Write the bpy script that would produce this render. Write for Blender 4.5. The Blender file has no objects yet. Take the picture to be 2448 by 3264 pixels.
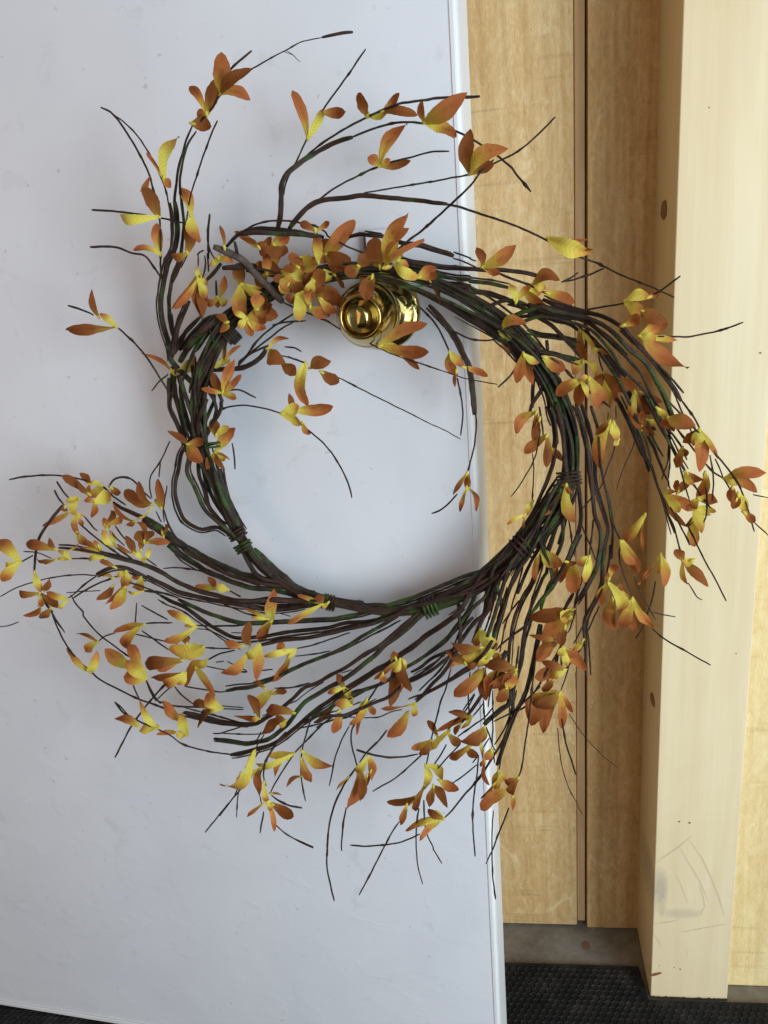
import bpy, bmesh, math, random
from mathutils import Vector, Matrix, noise

# ---------------------------------------------------------------- camera, light, exposure
S = bpy.context.scene
COL = S.collection
CAM_R = Vector((0.9968103, 0.0, -0.0798))       # filled in below from the measured vanishing point
F_PX, W_PX, H_PX = 2452.0, 2448.0, 3264.0
CAM_POS = Vector((0, 0, 1.0))
_down = Vector((1866 - W_PX / 2, 9640 - H_PX / 2, F_PX)).normalized()
_up = -_down
_fw = Vector((0, 0, 1.0))
_h = (_fw - _up * _fw.dot(_up)).normalized()
_r = _h.cross(_up)
if _r.x < 0:
    _r = -_r
RM = Matrix((_r, _h, _up))                      # rows: world x, y, z in camera-image axes (x right, y down, z forward)
cam_data = bpy.data.cameras.new('camera')
cam = bpy.data.objects.new('camera', cam_data)
COL.objects.link(cam)
S.camera = cam
cx_, cy_, cz_ = RM @ Vector((1, 0, 0)), -(RM @ Vector((0, 1, 0))), -(RM @ Vector((0, 0, 1)))
m = Matrix((cx_, cy_, cz_)).transposed().to_4x4()
m.translation = CAM_POS
cam.matrix_world = m
cam_data.sensor_fit = 'VERTICAL'
cam_data.sensor_height = 36.0
cam_data.sensor_width = 27.0
cam_data.lens = 36.0 * F_PX / H_PX
cam_data.clip_start = 0.02
cam_data.clip_end = 50
S.render.resolution_x, S.render.resolution_y = 768, 1024

world = bpy.data.worlds.new('World')
S.world = world
world.use_nodes = True
bg = world.node_tree.nodes['Background']
bg.inputs['Color'].default_value = (1.0, 0.96, 0.91, 1)
bg.inputs['Strength'].default_value = 0.155

def area(name, loc, target, sx, sy, power, color):
    d = bpy.data.lights.new(name, 'AREA')
    d.shape = 'RECTANGLE'
    d.size, d.size_y = sx, sy
    d.energy = power
    d.color = color
    o = bpy.data.objects.new(name, d)
    COL.objects.link(o)
    o.location = loc
    o.rotation_euler = (Vector(target) - Vector(loc)).to_track_quat('-Z', 'Y').to_euler()
    return o
# daylight from the open doorway to the right of and behind the camera, and its weaker bounce from the left
area('doorway_daylight', (1.28, -0.85, 0.85), (0.25, 0.85, 0.75), 0.9, 1.5, 40, (0.79, 0.91, 1.0))
area('skylight_bounce', (0.60, -1.5, 1.2), (0.3, 0.9, 0.8), 1.2, 1.2, 11, (0.66, 0.84, 1.0))
area('interior_wood_bounce', (-1.35, -0.5, 1.1), (-0.4, 0.95, 0.9), 0.9, 1.4, 5.0, (1.0, 0.60, 0.38))
S.view_settings.view_transform = 'Standard'
S.view_settings.look = 'None'
S.view_settings.exposure = 0.12
S.view_settings.gamma = 1.0

# ---------------------------------------------------------------- frames of the place
def ray(x, y):
    return RM @ Vector((x - W_PX / 2, y - H_PX / 2, F_PX))

class Frame:
    """A vertical plane standing on the floor: u along it, v towards the viewer, z up."""
    def __init__(s, deg, origin):
        a = math.radians(deg)
        s.o = Vector(origin)
        s.u = Vector((math.cos(a), -math.sin(a), 0))
        s.n = Vector((-math.sin(a), -math.cos(a), 0))
    def p(s, u, v, z):
        return s.o + s.u * u + s.n * v + Vector((0, 0, z))
    def hit(s, x, y, v=0.0):
        d = ray(x, y)
        q = s.o + s.n * v
        t = s.n.dot(q - CAM_POS) / s.n.dot(d)
        return CAM_POS + d * t
    def uz(s, x, y, v=0.0):
        P = s.hit(x, y, v)
        return (P - s.o).dot(s.u), P.z
WALL = Frame(7.5, (0.25594, 0.96082, 0))
DOOR = Frame(14.0, (-0.63226, 0.89865, 0))
DOOR_E = 0.7442                                # free edge of the door, metres along its face

# ---------------------------------------------------------------- helpers
def link(o, parent=None):
    COL.objects.link(o)
    if parent is not None:
        o.parent = parent
        # geometry is given in world space: bring it into the thing's own space
    return o
def world_of(o):
    v = Vector((0, 0, 0))
    while o is not None:
        v = v + o.location
        o = o.parent
    return v
def make(name, verts, faces, mat, parent=None, smooth=False, uvs=None, cols=None, origin=None, kind=None):
    """one mesh object from world-space vertices"""
    base = world_of(parent) if parent is not None else Vector((0, 0, 0))
    og = Vector(origin) if origin is not None else base
    me = bpy.data.meshes.new(name)
    me.from_pydata([tuple(Vector(v) - og) for v in verts], [], faces)
    if smooth:
        me.polygons.foreach_set('use_smooth', [True] * len(me.polygons))
    if uvs is not None:
        l = me.uv_layers.new(name='UVMap')
        flat = []
        for lp in me.loops:
            flat.extend(uvs[lp.vertex_index])
        l.data.foreach_set('uv', flat)
    if cols is not None:
        a = me.color_attributes.new('leafdata', 'FLOAT_COLOR', 'POINT')
        flat = []
        for c in cols:
            flat.extend(c)
        a.data.foreach_set('color', flat)
    me.update()
    o = bpy.data.objects.new(name, me)
    o.location = og - base
    if mat is not None:
        me.materials.append(mat)
    link(o, parent)
    if kind:
        o['kind'] = kind
    return o
def empty(name, loc):
    o = bpy.data.objects.new(name, None)
    o.empty_display_size = 0.05
    o.location = loc
    COL.objects.link(o)
    return o
def tag(o, label, cat, group=None):
    o['kind'] = 'thing'
    o['label'] = label
    o['category'] = cat
    if group:
        o['group'] = group
def fbox(fr, u0, u1, v0, v1, z0, z1):
    vs = [fr.p(u, v, z) for u in (u0, u1) for v in (v0, v1) for z in (z0, z1)]
    fs = [(0, 1, 3, 2), (4, 6, 7, 5), (0, 4, 5, 1), (2, 3, 7, 6), (0, 2, 6, 4), (1, 5, 7, 3)]
    return vs, fs
def bevel(o, w, seg=2):
    md = o.modifiers.new('bevel', 'BEVEL')
    md.width = w
    md.segments = seg
    md.limit_method = 'ANGLE'
    for p in o.data.polygons:
        p.use_smooth = True
    wn = o.modifiers.new('wn', 'WEIGHTED_NORMAL')
    return o

# ---------------------------------------------------------------- materials
def newmat(name):
    mt = bpy.data.materials.new(name)
    mt.use_nodes = True
    nt = mt.node_tree
    b = nt.nodes['Principled BSDF']
    return mt, nt, b
def N(nt, t, **kw):
    n = nt.nodes.new(t)
    for k, v in kw.items():
        if k.startswith('i_'):
            n.inputs[k[2:].replace('_', ' ')].default_value = v
        else:
            setattr(n, k, v)
    return n
def ramp(nt, fac, stops, interp='LINEAR'):
    r = nt.nodes.new('ShaderNodeValToRGB')
    r.color_ramp.interpolation = interp
    els = r.color_ramp.elements
    while len(els) < len(stops):
        els.new(0.5)
    for e, (p, c) in zip(els, stops):
        e.position = p
        e.color = (c[0], c[1], c[2], 1) if not isinstance(c, (int, float)) else (c, c, c, 1)
    nt.links.new(fac, r.inputs['Fac'])
    return r.outputs['Color']
def mix(nt, fac, a, b, mode='MIX'):
    n = nt.nodes.new('ShaderNodeMix')
    n.data_type = 'RGBA'
    n.blend_type = mode
    for s, v in ((0, fac), (6, a), (7, b)):
        if hasattr(v, 'links') or hasattr(v, 'is_output'):
            nt.links.new(v, n.inputs[s])
        elif s == 0:
            n.inputs[0].default_value = v
        else:
            n.inputs[s].default_value = (v[0], v[1], v[2], 1)
    return n.outputs[2]
def mapped(nt, scale, rot=0.0, loc=(0, 0, 0), src='Object'):
    tc = nt.nodes.new('ShaderNodeTexCoord')
    mp = nt.nodes.new('ShaderNodeMapping')
    mp.inputs['Scale'].default_value = scale
    mp.inputs['Rotation'].default_value = (0, 0, rot)
    mp.inputs['Location'].default_value = loc
    nt.links.new(tc.outputs[src], mp.inputs['Vector'])
    return mp.outputs['Vector']
def ntex(nt, vec, scale, detail=4, rough=0.5, dist=0.0):
    n = nt.nodes.new('ShaderNodeTexNoise')
    n.inputs['Scale'].default_value = scale
    n.inputs['Detail'].default_value = detail
    n.inputs['Roughness'].default_value = rough
    n.inputs['Distortion'].default_value = dist
    nt.links.new(vec, n.inputs['Vector'])
    return n.outputs['Fac']
def bump(nt, b, height, strength, dist=0.001, prev=None):
    n = nt.nodes.new('ShaderNodeBump')
    n.inputs['Strength'].default_value = strength
    n.inputs['Distance'].default_value = dist
    nt.links.new(height, n.inputs['Height'])
    if prev is not None:
        nt.links.new(prev, n.inputs['Normal'])
    nt.links.new(n.outputs['Normal'], b.inputs['Normal'])
    return n.outputs['Normal']
def mathn(nt, op, a, b=None, c=None):
    n = nt.nodes.new('ShaderNodeMath')
    n.operation = op
    for i, v in enumerate((a, b, c)):
        if v is None:
            continue
        if isinstance(v, (int, float)):
            n.inputs[i].default_value = v
        else:
            nt.links.new(v, n.inputs[i])
    return n.outputs[0]

def wood_mat(name, base, light, dark, checks=0.0, scale=1.0, warm=None, rough=0.62, seed=0.0):
    """wood with grain running up (z); optional short dark checks across it"""
    mt, nt, b = newmat(name)
    v1 = mapped(nt, (26 * scale, 26 * scale, 1.3 * scale), loc=(seed, seed, seed))
    g1 = ntex(nt, v1, 1.0, 5, 0.55, 0.6)
    v2 = mapped(nt, (160 * scale, 160 * scale, 5 * scale), loc=(seed, 0, 0))
    g2 = ntex(nt, v2, 1.0, 3, 0.6)
    v3 = mapped(nt, (7, 7, 3.2), loc=(seed * 3, 0, seed))
    g3 = ntex(nt, v3, 1.0, 4, 0.6, 0.8)
    c = ramp(nt, g1, [(0.32, dark), (0.5, base), (0.68, light)])
    c = mix(nt, 0.45, c, ramp(nt, g3, [(0.36, dark), (0.52, base), (0.66, light)]))
    c = mix(nt, 0.30, c, ramp(nt, g2, [(0.3, dark), (0.7, light)]))
    # cathedral rings of the flat-sawn face: fine, bent lines running up the board
    wv = nt.nodes.new('ShaderNodeTexWave')
    wv.wave_type = 'BANDS'
    wv.bands_direction = 'X'
    wv.inputs['Scale'].default_value = 14.0 * scale
    wv.inputs['Distortion'].default_value = 9.0
    wv.inputs['Detail'].default_value = 3.0
    wv.inputs['Detail Scale'].default_value = 0.9
    wv.inputs['Detail Roughness'].default_value = 0.6
    nt.links.new(mapped(nt, (1.0, 1.0, 0.16), loc=(seed, 0, seed * 0.3)), wv.inputs['Vector'])
    c = mix(nt, mathn(nt, 'MULTIPLY', ramp(nt, wv.outputs['Fac'], [(0.55, 0.0), (0.95, 1.0)]), 0.38 if checks else 0.25), c, dark)
    v7 = mapped(nt, (420, 420, 14), loc=(0, seed, 0))
    pores = ramp(nt, ntex(nt, v7, 1.0, 2, 0.5), [(0.64, 0.0), (0.72, 1.0)])
    c = mix(nt, mathn(nt, 'MULTIPLY', pores, 0.35 if checks else 0.06), c, (dark[0] * 0.6, dark[1] * 0.55, dark[2] * 0.5))
    h = g2
    if checks:
        m1 = ntex(nt, mapped(nt, (48, 48, 22), loc=(seed, 2, 0)), 1.0, 6, 0.72, 1.6)
        m2 = ntex(nt, mapped(nt, (230, 230, 90), loc=(seed, 5, 0)), 1.0, 4, 0.7, 0.8)
        c = mix(nt, 0.30, c, ramp(nt, m1, [(0.34, dark), (0.50, base), (0.60, light), (0.70, (min(light[0] * 1.05, 0.97), light[1] * 1.08, light[2] * 1.15))]))
        c = mix(nt, 0.20, c, ramp(nt, m2, [(0.36, dark), (0.52, base), (0.64, light)]))
        g2 = mathn(nt, 'ADD', g2, mathn(nt, 'ADD', mathn(nt, 'MULTIPLY', m1, 1.6), m2))
        v4 = mapped(nt, (2.2, 2.2, 74), loc=(0, seed, 0))
        g4 = ntex(nt, v4, 1.0, 2, 0.5, 0.25)
        line = ramp(nt, g4, [(0.60, 0.0), (0.64, 1.0), (0.655, 1.0), (0.70, 0.0)])
        v5 = mapped(nt, (14, 14, 9))
        br = ramp(nt, ntex(nt, v5, 1.0, 3, 0.6), [(0.46, 0.0), (0.58, 1.0)])
        f = mathn(nt, 'MULTIPLY', mathn(nt, 'MULTIPLY', line, br), checks)
        c = mix(nt, f, c, (dark[0] * 0.62, dark[1] * 0.6, dark[2] * 0.55))
        # torn pale patches in the veneer
        v6 = mapped(nt, (20, 20, 12), loc=(3, 1, seed))
        p6 = ramp(nt, ntex(nt, v6, 1.0, 5, 0.65, 1.2), [(0.60, 0.0), (0.66, 1.0)])
        c = mix(nt, mathn(nt, 'MULTIPLY', p6, 0.55), c, light)
        h = mathn(nt, 'SUBTRACT', g2, f)
    nt.links.new(c, b.inputs['Base Color'])
    b.inputs['Roughness'].default_value = rough
    b.inputs['Specular IOR Level'].default_value = 0.3
    bump(nt, b, h, 0.5 if checks else 0.3, 0.0011)
    return mt

M = {}
M['plywood'] = wood_mat('plywood', (0.72, 0.455, 0.19), (0.88, 0.67, 0.37), (0.48, 0.27, 0.09), checks=0.30, seed=1.3)
M['plywood_b'] = wood_mat('plywood_rosy', (0.78, 0.47, 0.19), (0.94, 0.66, 0.33), (0.44, 0.225, 0.07), checks=0.15, seed=4.1)
M['plywood_c'] = wood_mat('plywood_yellow', (0.86, 0.66, 0.32), (0.94, 0.80, 0.47), (0.66, 0.45, 0.18), checks=0.20, seed=7.7)
M['lap'] = wood_mat('lap_wood', (0.60, 0.37, 0.17), (0.78, 0.53, 0.28), (0.36, 0.18, 0.065), seed=2.2)

def post_mat():
    mt = wood_mat('planed_pine', (0.79, 0.64, 0.39), (0.84, 0.71, 0.47), (0.71, 0.54, 0.30), seed=5.5, scale=0.5, rough=0.5)
    nt = mt.node_tree
    b = nt.nodes['Principled BSDF']
    src = b.inputs['Base Color'].links[0].from_socket
    # grey handling smudges near the foot: dirt with a shape of its own
    vec = mapped(nt, (1, 1, 1), src='Object')
    sep = nt.nodes.new('ShaderNodeSeparateXYZ')
    nt.links.new(vec, sep.inputs[0])
    def blob(cx, cz, rx, rz, k):
        dx = mathn(nt, 'DIVIDE', mathn(nt, 'SUBTRACT', sep.outputs[0], cx), rx)
        dz = mathn(nt, 'DIVIDE', mathn(nt, 'SUBTRACT', sep.outputs[2], cz), rz)
        d = mathn(nt, 'ADD', mathn(nt, 'MULTIPLY', dx, dx), mathn(nt, 'MULTIPLY', dz, dz))
        n = mathn(nt, 'MULTIPLY', ntex(nt, mapped(nt, (70, 70, 45)), 1.0, 4, 0.6), 1.6)
        s = mathn(nt, 'SUBTRACT', mathn(nt, 'ADD', 1.0, mathn(nt, 'SUBTRACT', n, 0.8)), d)
        n2 = nt.nodes.new('ShaderNodeClamp')
        nt.links.new(s, n2.inputs[0])
        return mathn(nt, 'MULTIPLY', n2.outputs[0], k)
    f = mathn(nt, 'ADD', blob(0.008, 0.185, 0.012, 0.045, 0.5), blob(0.035, 0.150, 0.035, 0.010, 0.28))
    c = mix(nt, f, src, (0.30, 0.27, 0.24))
    nt.links.new(c, b.inputs['Base Color'])
    return mt
M['post'] = post_mat()

def door_mat():
    mt, nt, b = newmat('white_door_paint')
    v = mapped(nt, (1, 1, 1))
    n1 = ntex(nt, v, 5.0, 4, 0.6, 0.5)
    n2 = ntex(nt, v, 26.0, 5, 0.65, 0.6)
    c = ramp(nt, n1, [(0.35, (0.735, 0.75, 0.785)), (0.6, (0.775, 0.79, 0.822))])
    sm = ramp(nt, n2, [(0.60, 0.0), (0.72, 1.0)])
    c = mix(nt, mathn(nt, 'MULTIPLY', sm, 0.22), c, (0.46, 0.45, 0.44))
    v9 = mapped(nt, (1, 1, 1), loc=(4, 2, 9))
    sp = ramp(nt, ntex(nt, v9, 120.0, 2, 0.5), [(0.72, 0.0), (0.77, 1.0)])
    c = mix(nt, mathn(nt, 'MULTIPLY', sp, 0.40), c, (0.36, 0.35, 0.35))
    nt.links.new(c, b.inputs['Base Color'])
    b.inputs['Roughness'].default_value = 0.42
    b.inputs['Specular IOR Level'].default_value = 0.4
    # skin texture plus shallow ripples pressed into the lower part of the sheet
    vd = mapped(nt, (16, 16, 22), rot=0.0)
    d1 = ramp(nt, ntex(nt, vd, 1.0, 3, 0.55, 1.0), [(0.50, 0.0), (0.80, 1.0)])
    sep = nt.nodes.new('ShaderNodeSeparateXYZ')
    nt.links.new(v, sep.inputs[0])
    low = nt.nodes.new('ShaderNodeMapRange')
    low.inputs['From Min'].default_value = 0.62
    low.inputs['From Max'].default_value = 0.38
    nt.links.new(sep.outputs[2], low.inputs['Value'])
    hd = mathn(nt, 'MULTIPLY', d1, low.outputs[0])
    p = bump(nt, b, hd, 0.15, 0.0022)
    p = bump(nt, b, ntex(nt, v, 420.0, 3, 0.6), 0.10, 0.0006, prev=p)
    bump(nt, b, ntex(nt, v, 3.2, 2, 0.5, 0.8), 0.25, 0.008, prev=p)
    return mt
M['door'] = door_mat()
def simple(name, col, rough=0.5, metal=0.0, spec=0.5):
    mt, nt, b = newmat(name)
    b.inputs['Base Color'].default_value = (*col, 1)
    b.inputs['Roughness'].default_value = rough
    b.inputs['Metallic'].default_value = metal
    b.inputs['Specular IOR Level'].default_value = spec
    return mt
def edge_mat():
    mt, nt, b = newmat('door_edge_paint')
    n = ntex(nt, mapped(nt, (30, 30, 8)), 1.0, 4, 0.6)
    nt.links.new(ramp(nt, n, [(0.3, (0.80, 0.80, 0.80)), (0.7, (0.88, 0.88, 0.88))]), b.inputs['Base Color'])
    b.inputs['Roughness'].default_value = 0.35
    return mt
M['edge'] = edge_mat()
def brass_mat():
    mt, nt, b = newmat('polished_brass')
    v = mapped(nt, (1, 1, 1))
    n = ntex(nt, v, 160, 4, 0.6)
    nt.links.new(ramp(nt, n, [(0.3, (0.40, 0.30, 0.10)), (0.7, (0.52, 0.40, 0.15))]), b.inputs['Base Color'])
    nt.links.new(ramp(nt, ntex(nt, v, 90, 5, 0.7, 0.8), [(0.40, 0.06), (0.62, 0.20), (0.75, 0.34)]), b.inputs['Roughness'])
    b.inputs['Metallic'].default_value = 1.0
    bump(nt, b, ntex(nt, v, 60, 2), 0.05, 0.001)
    return mt
M['brass'] = brass_mat()
M['dark'] = simple('dark_hole', (0.02, 0.018, 0.015), 0.5)
M['plastic'] = simple('white_plastic', (0.80, 0.82, 0.86), 0.18, 0, 0.6)
M['knotwood'] = simple('knot_wood', (0.24, 0.11, 0.045), 0.6)
M['rustspot'] = simple('nail_head_stain', (0.20, 0.09, 0.04), 0.6)
def floor_mat():
    mt, nt, b = newmat('worn_floor')
    v = mapped(nt, (1, 1, 1))
    n = ntex(nt, v, 14, 6, 0.65, 0.4)
    n2 = ntex(nt, v, 90, 4, 0.7)
    c = ramp(nt, n, [(0.3, (0.14, 0.115, 0.085)), (0.5, (0.22, 0.19, 0.15)), (0.7, (0.30, 0.27, 0.23))])
    c = mix(nt, 0.3, c, ramp(nt, n2, [(0.35, (0.12, 0.10, 0.08)), (0.7, (0.32, 0.30, 0.27))]))
    nt.links.new(c, b.inputs['Base Color'])
    b.inputs['Roughness'].default_value = 0.75
    bump(nt, b, n2, 0.3, 0.002)
    return mt
M['floor'] = floor_mat()
def rubber_mat():
    mt, nt, b = newmat('black_rubber')
    v = mapped(nt, (1, 1, 1))
    n = ntex(nt, v, 30, 5, 0.7)
    n2 = ntex(nt, v, 300, 3, 0.6)
    c = ramp(nt, n, [(0.35, (0.010, 0.010, 0.011)), (0.55, (0.022, 0.021, 0.020)), (0.70, (0.055, 0.050, 0.045))])
    c = mix(nt, mathn(nt, 'MULTIPLY', ramp(nt, n2, [(0.62, 0.0), (0.75, 1.0)]), 0.5), c, (0.12, 0.11, 0.10))
    nt.links.new(c, b.inputs['Base Color'])
    b.inputs['Roughness'].default_value = 0.6
    b.inputs['Roughness'].default_value = 0.85
    b.inputs['Specular IOR Level'].default_value = 0.25
    bump(nt, b, n2, 0.3, 0.001)
    return mt
M['rubber'] = rubber_mat()
def twig_mat(name, c1, c2, green, gthr):
    mt, nt, b = newmat(name)
    v = mapped(nt, (1, 1, 1))
    n1 = ntex(nt, v, 70, 4, 0.6)
    uvn = nt.nodes.new('ShaderNodeUVMap')
    mpu = nt.nodes.new('ShaderNodeMapping')
    mpu.inputs['Scale'].default_value = (150, 7, 1)
    nt.links.new(uvn.outputs[0], mpu.inputs['Vector'])
    fib = ntex(nt, mpu.outputs[0], 1.0, 4, 0.65, 0.5)
    n2 = ntex(nt, v, 38, 5, 0.7, 0.8)
    n3 = ntex(nt, v, 600, 3, 0.6)
    c = ramp(nt, n1, [(0.35, c1), (0.65, c2)])
    c = mix(nt, mathn(nt, 'MULTIPLY', ramp(nt, n3, [(0.5, 0.0), (0.75, 1.0)]), 0.08), c, (0.15, 0.10, 0.08))
    c = mix(nt, ramp(nt, fib, [(0.52, 0.0), (0.76, 0.4)]), c, (0.090, 0.045, 0.028))
    c = mix(nt, ramp(nt, fib, [(0.28, 0.8), (0.44, 0.0)]), c, (0.008, 0.005, 0.004))
    c = mix(nt, ramp(nt, n2, [(gthr, 0.0), (gthr + 0.07, 1.0)]), c, green)
    nt.links.new(c, b.inputs['Base Color'])
    b.inputs['Roughness'].default_value = 0.42
    b.inputs['Specular IOR Level'].default_value = 0.30
    bump(nt, b, mathn(nt, 'ADD', mathn(nt, 'MULTIPLY', n3, 0.5), mathn(nt, 'MULTIPLY', fib, 1.4)), 0.9, 0.0010)
    return mt
M['bark'] = twig_mat('vine_bark', (0.020, 0.009, 0.0055), (0.060, 0.028, 0.017), (0.036, 0.066, 0.014), 0.58)
M['bark_green'] = twig_mat('vine_bark_green', (0.018, 0.013, 0.008), (0.050, 0.036, 0.020), (0.045, 0.080, 0.016), 0.50)
M['bark_grey'] = twig_mat('vine_bark_grey', (0.07, 0.052, 0.042), (0.15, 0.118, 0.095), (0.07, 0.085, 0.035), 0.70)
M['thread_green'] = simple('green_stem', (0.10, 0.22, 0.06), 0.5)
M['thread_tan'] = simple('tan_fibre', (0.42, 0.30, 0.14), 0.7)
def leaf_mat():
    mt, nt, b = newmat('fabric_leaf')
    at = nt.nodes.new('ShaderNodeAttribute')
    at.attribute_name = 'leafdata'
    sep = nt.nodes.new('ShaderNodeSeparateColor')
    nt.links.new(at.outputs['Color'], sep.inputs[0])
    t, yf, rnd = sep.outputs[0], sep.outputs[1], sep.outputs[2]
    v = mapped(nt, (1, 1, 1))
    n1 = ntex(nt, v, 110, 4, 0.6, 0.4)
    n2 = ntex(nt, v, 900, 2, 0.6)
    tt = mathn(nt, 'ADD', mathn(nt, 'SUBTRACT', t, yf), mathn(nt, 'MULTIPLY', mathn(nt, 'SUBTRACT', n1, 0.5), 0.40))
    k = mathn(nt, 'ADD', mathn(nt, 'MULTIPLY', tt, 1.0), 0.5)
    c = ramp(nt, k, [(0.22, (0.92, 0.80, 0.14)), (0.42, (0.80, 0.54, 0.085)), (0.62, (0.72, 0.29, 0.075)), (0.92, (0.58, 0.165, 0.05))])
    rust = ramp(nt, k, [(0.16, (0.52, 0.42, 0.06)), (0.44, (0.36, 0.19, 0.03)), (0.74, (0.25, 0.078, 0.02))])
    c = mix(nt, rnd, c, rust)
    # darker stroke of dye beside the midrib
    mid = at.outputs['Alpha']
    ms = mathn(nt, 'MULTIPLY', ramp(nt, mid, [(0.0, 1.0), (0.16, 0.55), (0.42, 0.0)]), mathn(nt, 'MULTIPLY', ramp(nt, n1, [(0.4, 0.0), (0.6, 1.0)]), 0.5))
    c = mix(nt, mathn(nt, 'MULTIPLY', ms, ramp(nt, k, [(0.45, 0.0), (0.65, 1.0)])), c, (0.17, 0.045, 0.012))
    # side veins printed in the cloth
    uv0 = nt.nodes.new('ShaderNodeUVMap')
    su = nt.nodes.new('ShaderNodeSeparateXYZ')
    nt.links.new(uv0.outputs[0], su.inputs[0])
    ph = mathn(nt, 'SUBTRACT', mathn(nt, 'MULTIPLY', su.outputs[0], 22.0), mathn(nt, 'MULTIPLY', mid, 7.0))
    vein = ramp(nt, mathn(nt, 'ADD', mathn(nt, 'MULTIPLY', mathn(nt, 'SINE', ph), 0.5), 0.5), [(0.72, 0.0), (0.98, 1.0)])
    c = mix(nt, mathn(nt, 'MULTIPLY', vein, 0.22), c, (0.30, 0.13, 0.02))
    spots = ramp(nt, ntex(nt, v, 330, 3, 0.6), [(0.66, 0.0), (0.74, 1.0)])
    c = mix(nt, mathn(nt, 'MULTIPLY', spots, 0.14), c, (0.26, 0.08, 0.02))
    c = mix(nt, 0.35, c, ramp(nt, n2, [(0.3, (0.82, 0.82, 0.82)), (0.7, (1.0, 1.0, 1.0))]), 'MULTIPLY')
    nt.links.new(c, b.inputs['Base Color'])
    b.inputs['Roughness'].default_value = 0.75
    b.inputs['Specular IOR Level'].default_value = 0.2
    w = nt.nodes.new('ShaderNodeTexWave')
    w.inputs['Scale'].default_value = 3.0
    w.inputs['Distortion'].default_value = 1.0
    uv = nt.nodes.new('ShaderNodeUVMap')
    nt.links.new(uv.outputs[0], w.inputs['Vector'])
    bump(nt, b, mathn(nt, 'ADD', mathn(nt, 'MULTIPLY', n2, 0.4), w.outputs['Fac']), 0.22, 0.0004)
    tr = nt.nodes.new('ShaderNodeBsdfTranslucent')
    nt.links.new(c, tr.inputs['Color'])
    ms_ = nt.nodes.new('ShaderNodeMixShader')
    ms_.inputs[0].default_value = 0.30
    nt.links.new(b.outputs[0], ms_.inputs[1])
    nt.links.new(tr.outputs[0], ms_.inputs[2])
    nt.links.new(ms_.outputs[0], nt.nodes['Material Output'].inputs['Surface'])
    return mt
M['leaf'] = leaf_mat()

# ---------------------------------------------------------------- floor and mat
vs, fs = fbox(WALL, -2.2, 1.6, -0.6, 3.2, -0.05, 0.0)
fl = make('floor', vs, fs, M['floor'])
fl['kind'] = 'structure'
fl['label'] = 'worn grey brown floor'

def mat_outline():
    return [(-1.6, 0.080), (0.0735, 0.0745), (0.0765, 0.129), (0.60, 0.124), (0.60, 2.2), (-1.6, 2.2)]
rm = empty('rubber_mat', WALL.p(-0.3, 1.0, 0))
tag(rm, 'black rubber floor mat with raised honeycomb cells, cut around the foot of the post', 'mat')
ol = mat_outline()
n = len(ol)
vs = [WALL.p(u, v, z) for z in (0.0005, 0.006) for u, v in ol]
fs = [tuple(range(n - 1, -1, -1)), tuple(range(n, 2 * n))] + [(i, (i + 1) % n, n + (i + 1) % n, n + i) for i in range(n)]
make('mat_base', vs, fs, M['rubber'], rm)
vs, fs = [], []
P = 0.0098
rr = random.Random(3)
for j in range(0, 78):
    for i in range(-100, 64):
        cu = (i + 0.5 * (j % 2)) * P
        cv = 0.088 + j * P * 0.866
        edge = 0.086 if cu < 0.066 else 0.138
        if cv < edge or cu > 0.59:
            continue
        z0, z1 = 0.0061, 0.0076 + rr.uniform(-0.0002, 0.0002)
        R0, R1, R2 = P * 0.572, P * 0.535, P * 0.49
        b0 = len(vs)
        for R, z in ((R0, z1), (R1, z1), (R2, z1 - 0.0008), (R2 * 0.92, z0)):
            for k in range(6):
                a = math.radians(60 * k + 30)
                vs.append(WALL.p(cu + R * math.cos(a), cv + R * math.sin(a), z))
        for L in range(3):
            for k in range(6):
                fs.append((b0 + L * 6 + k, b0 + L * 6 + (k + 1) % 6, b0 + L * 6 + 6 + (k + 1) % 6, b0 + L * 6 + 6 + k))
        fs.append(tuple(b0 + 18 + k for k in range(6)))
make('honeycomb_cells', vs, fs, M['rubber'], rm, kind='stuff')

# ---------------------------------------------------------------- plywood wall
pw = empty('plywood_wall', WALL.p(-0.3, 0, 0))
tag(pw, 'shaded plywood wall with a lapped vertical joint, behind the white door edge', 'wall')
o = make('plywood_sheet', *fbox(WALL, -1.3, -0.0052, -0.012, 0.0, 0.004, 2.6), M['plywood'], pw); bevel(o, 0.0012)
o = make('lap_strip', *fbox(WALL, -0.0042, 0.0076, -0.016, -0.0035, 0.009, 2.6), M['lap'], pw); bevel(o, 0.0012)
o = make('backing_board', *fbox(WALL, -0.0100, 0.0200, -0.030, -0.0165, 0.006, 2.6), M['lap'], pw)
o = make('plywood_sheet', *fbox(WALL, 0.0100, 0.30, -0.012, 0.0015, 0.001, 2.6), M['plywood_b'], pw); bevel(o, 0.0012)
o['label'] = 'rosier plywood sheet beside the post'

pp = empty('plywood_wall', WALL.p(0.4, 0.09, 0))
tag(pp, 'bright yellow plywood wall to the right of the pale post', 'wall')
o = make('plywood_sheet', *fbox(WALL, 0.1848, 0.75, 0.080, 0.0965, 0.001, 2.6), M['plywood_c'], pp); bevel(o, 0.001)
o = make('edge_trim', *fbox(WALL, 0.1848, 0.20, 0.002, 0.079, 0.001, 2.6), M['plywood_b'], pp)

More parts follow.
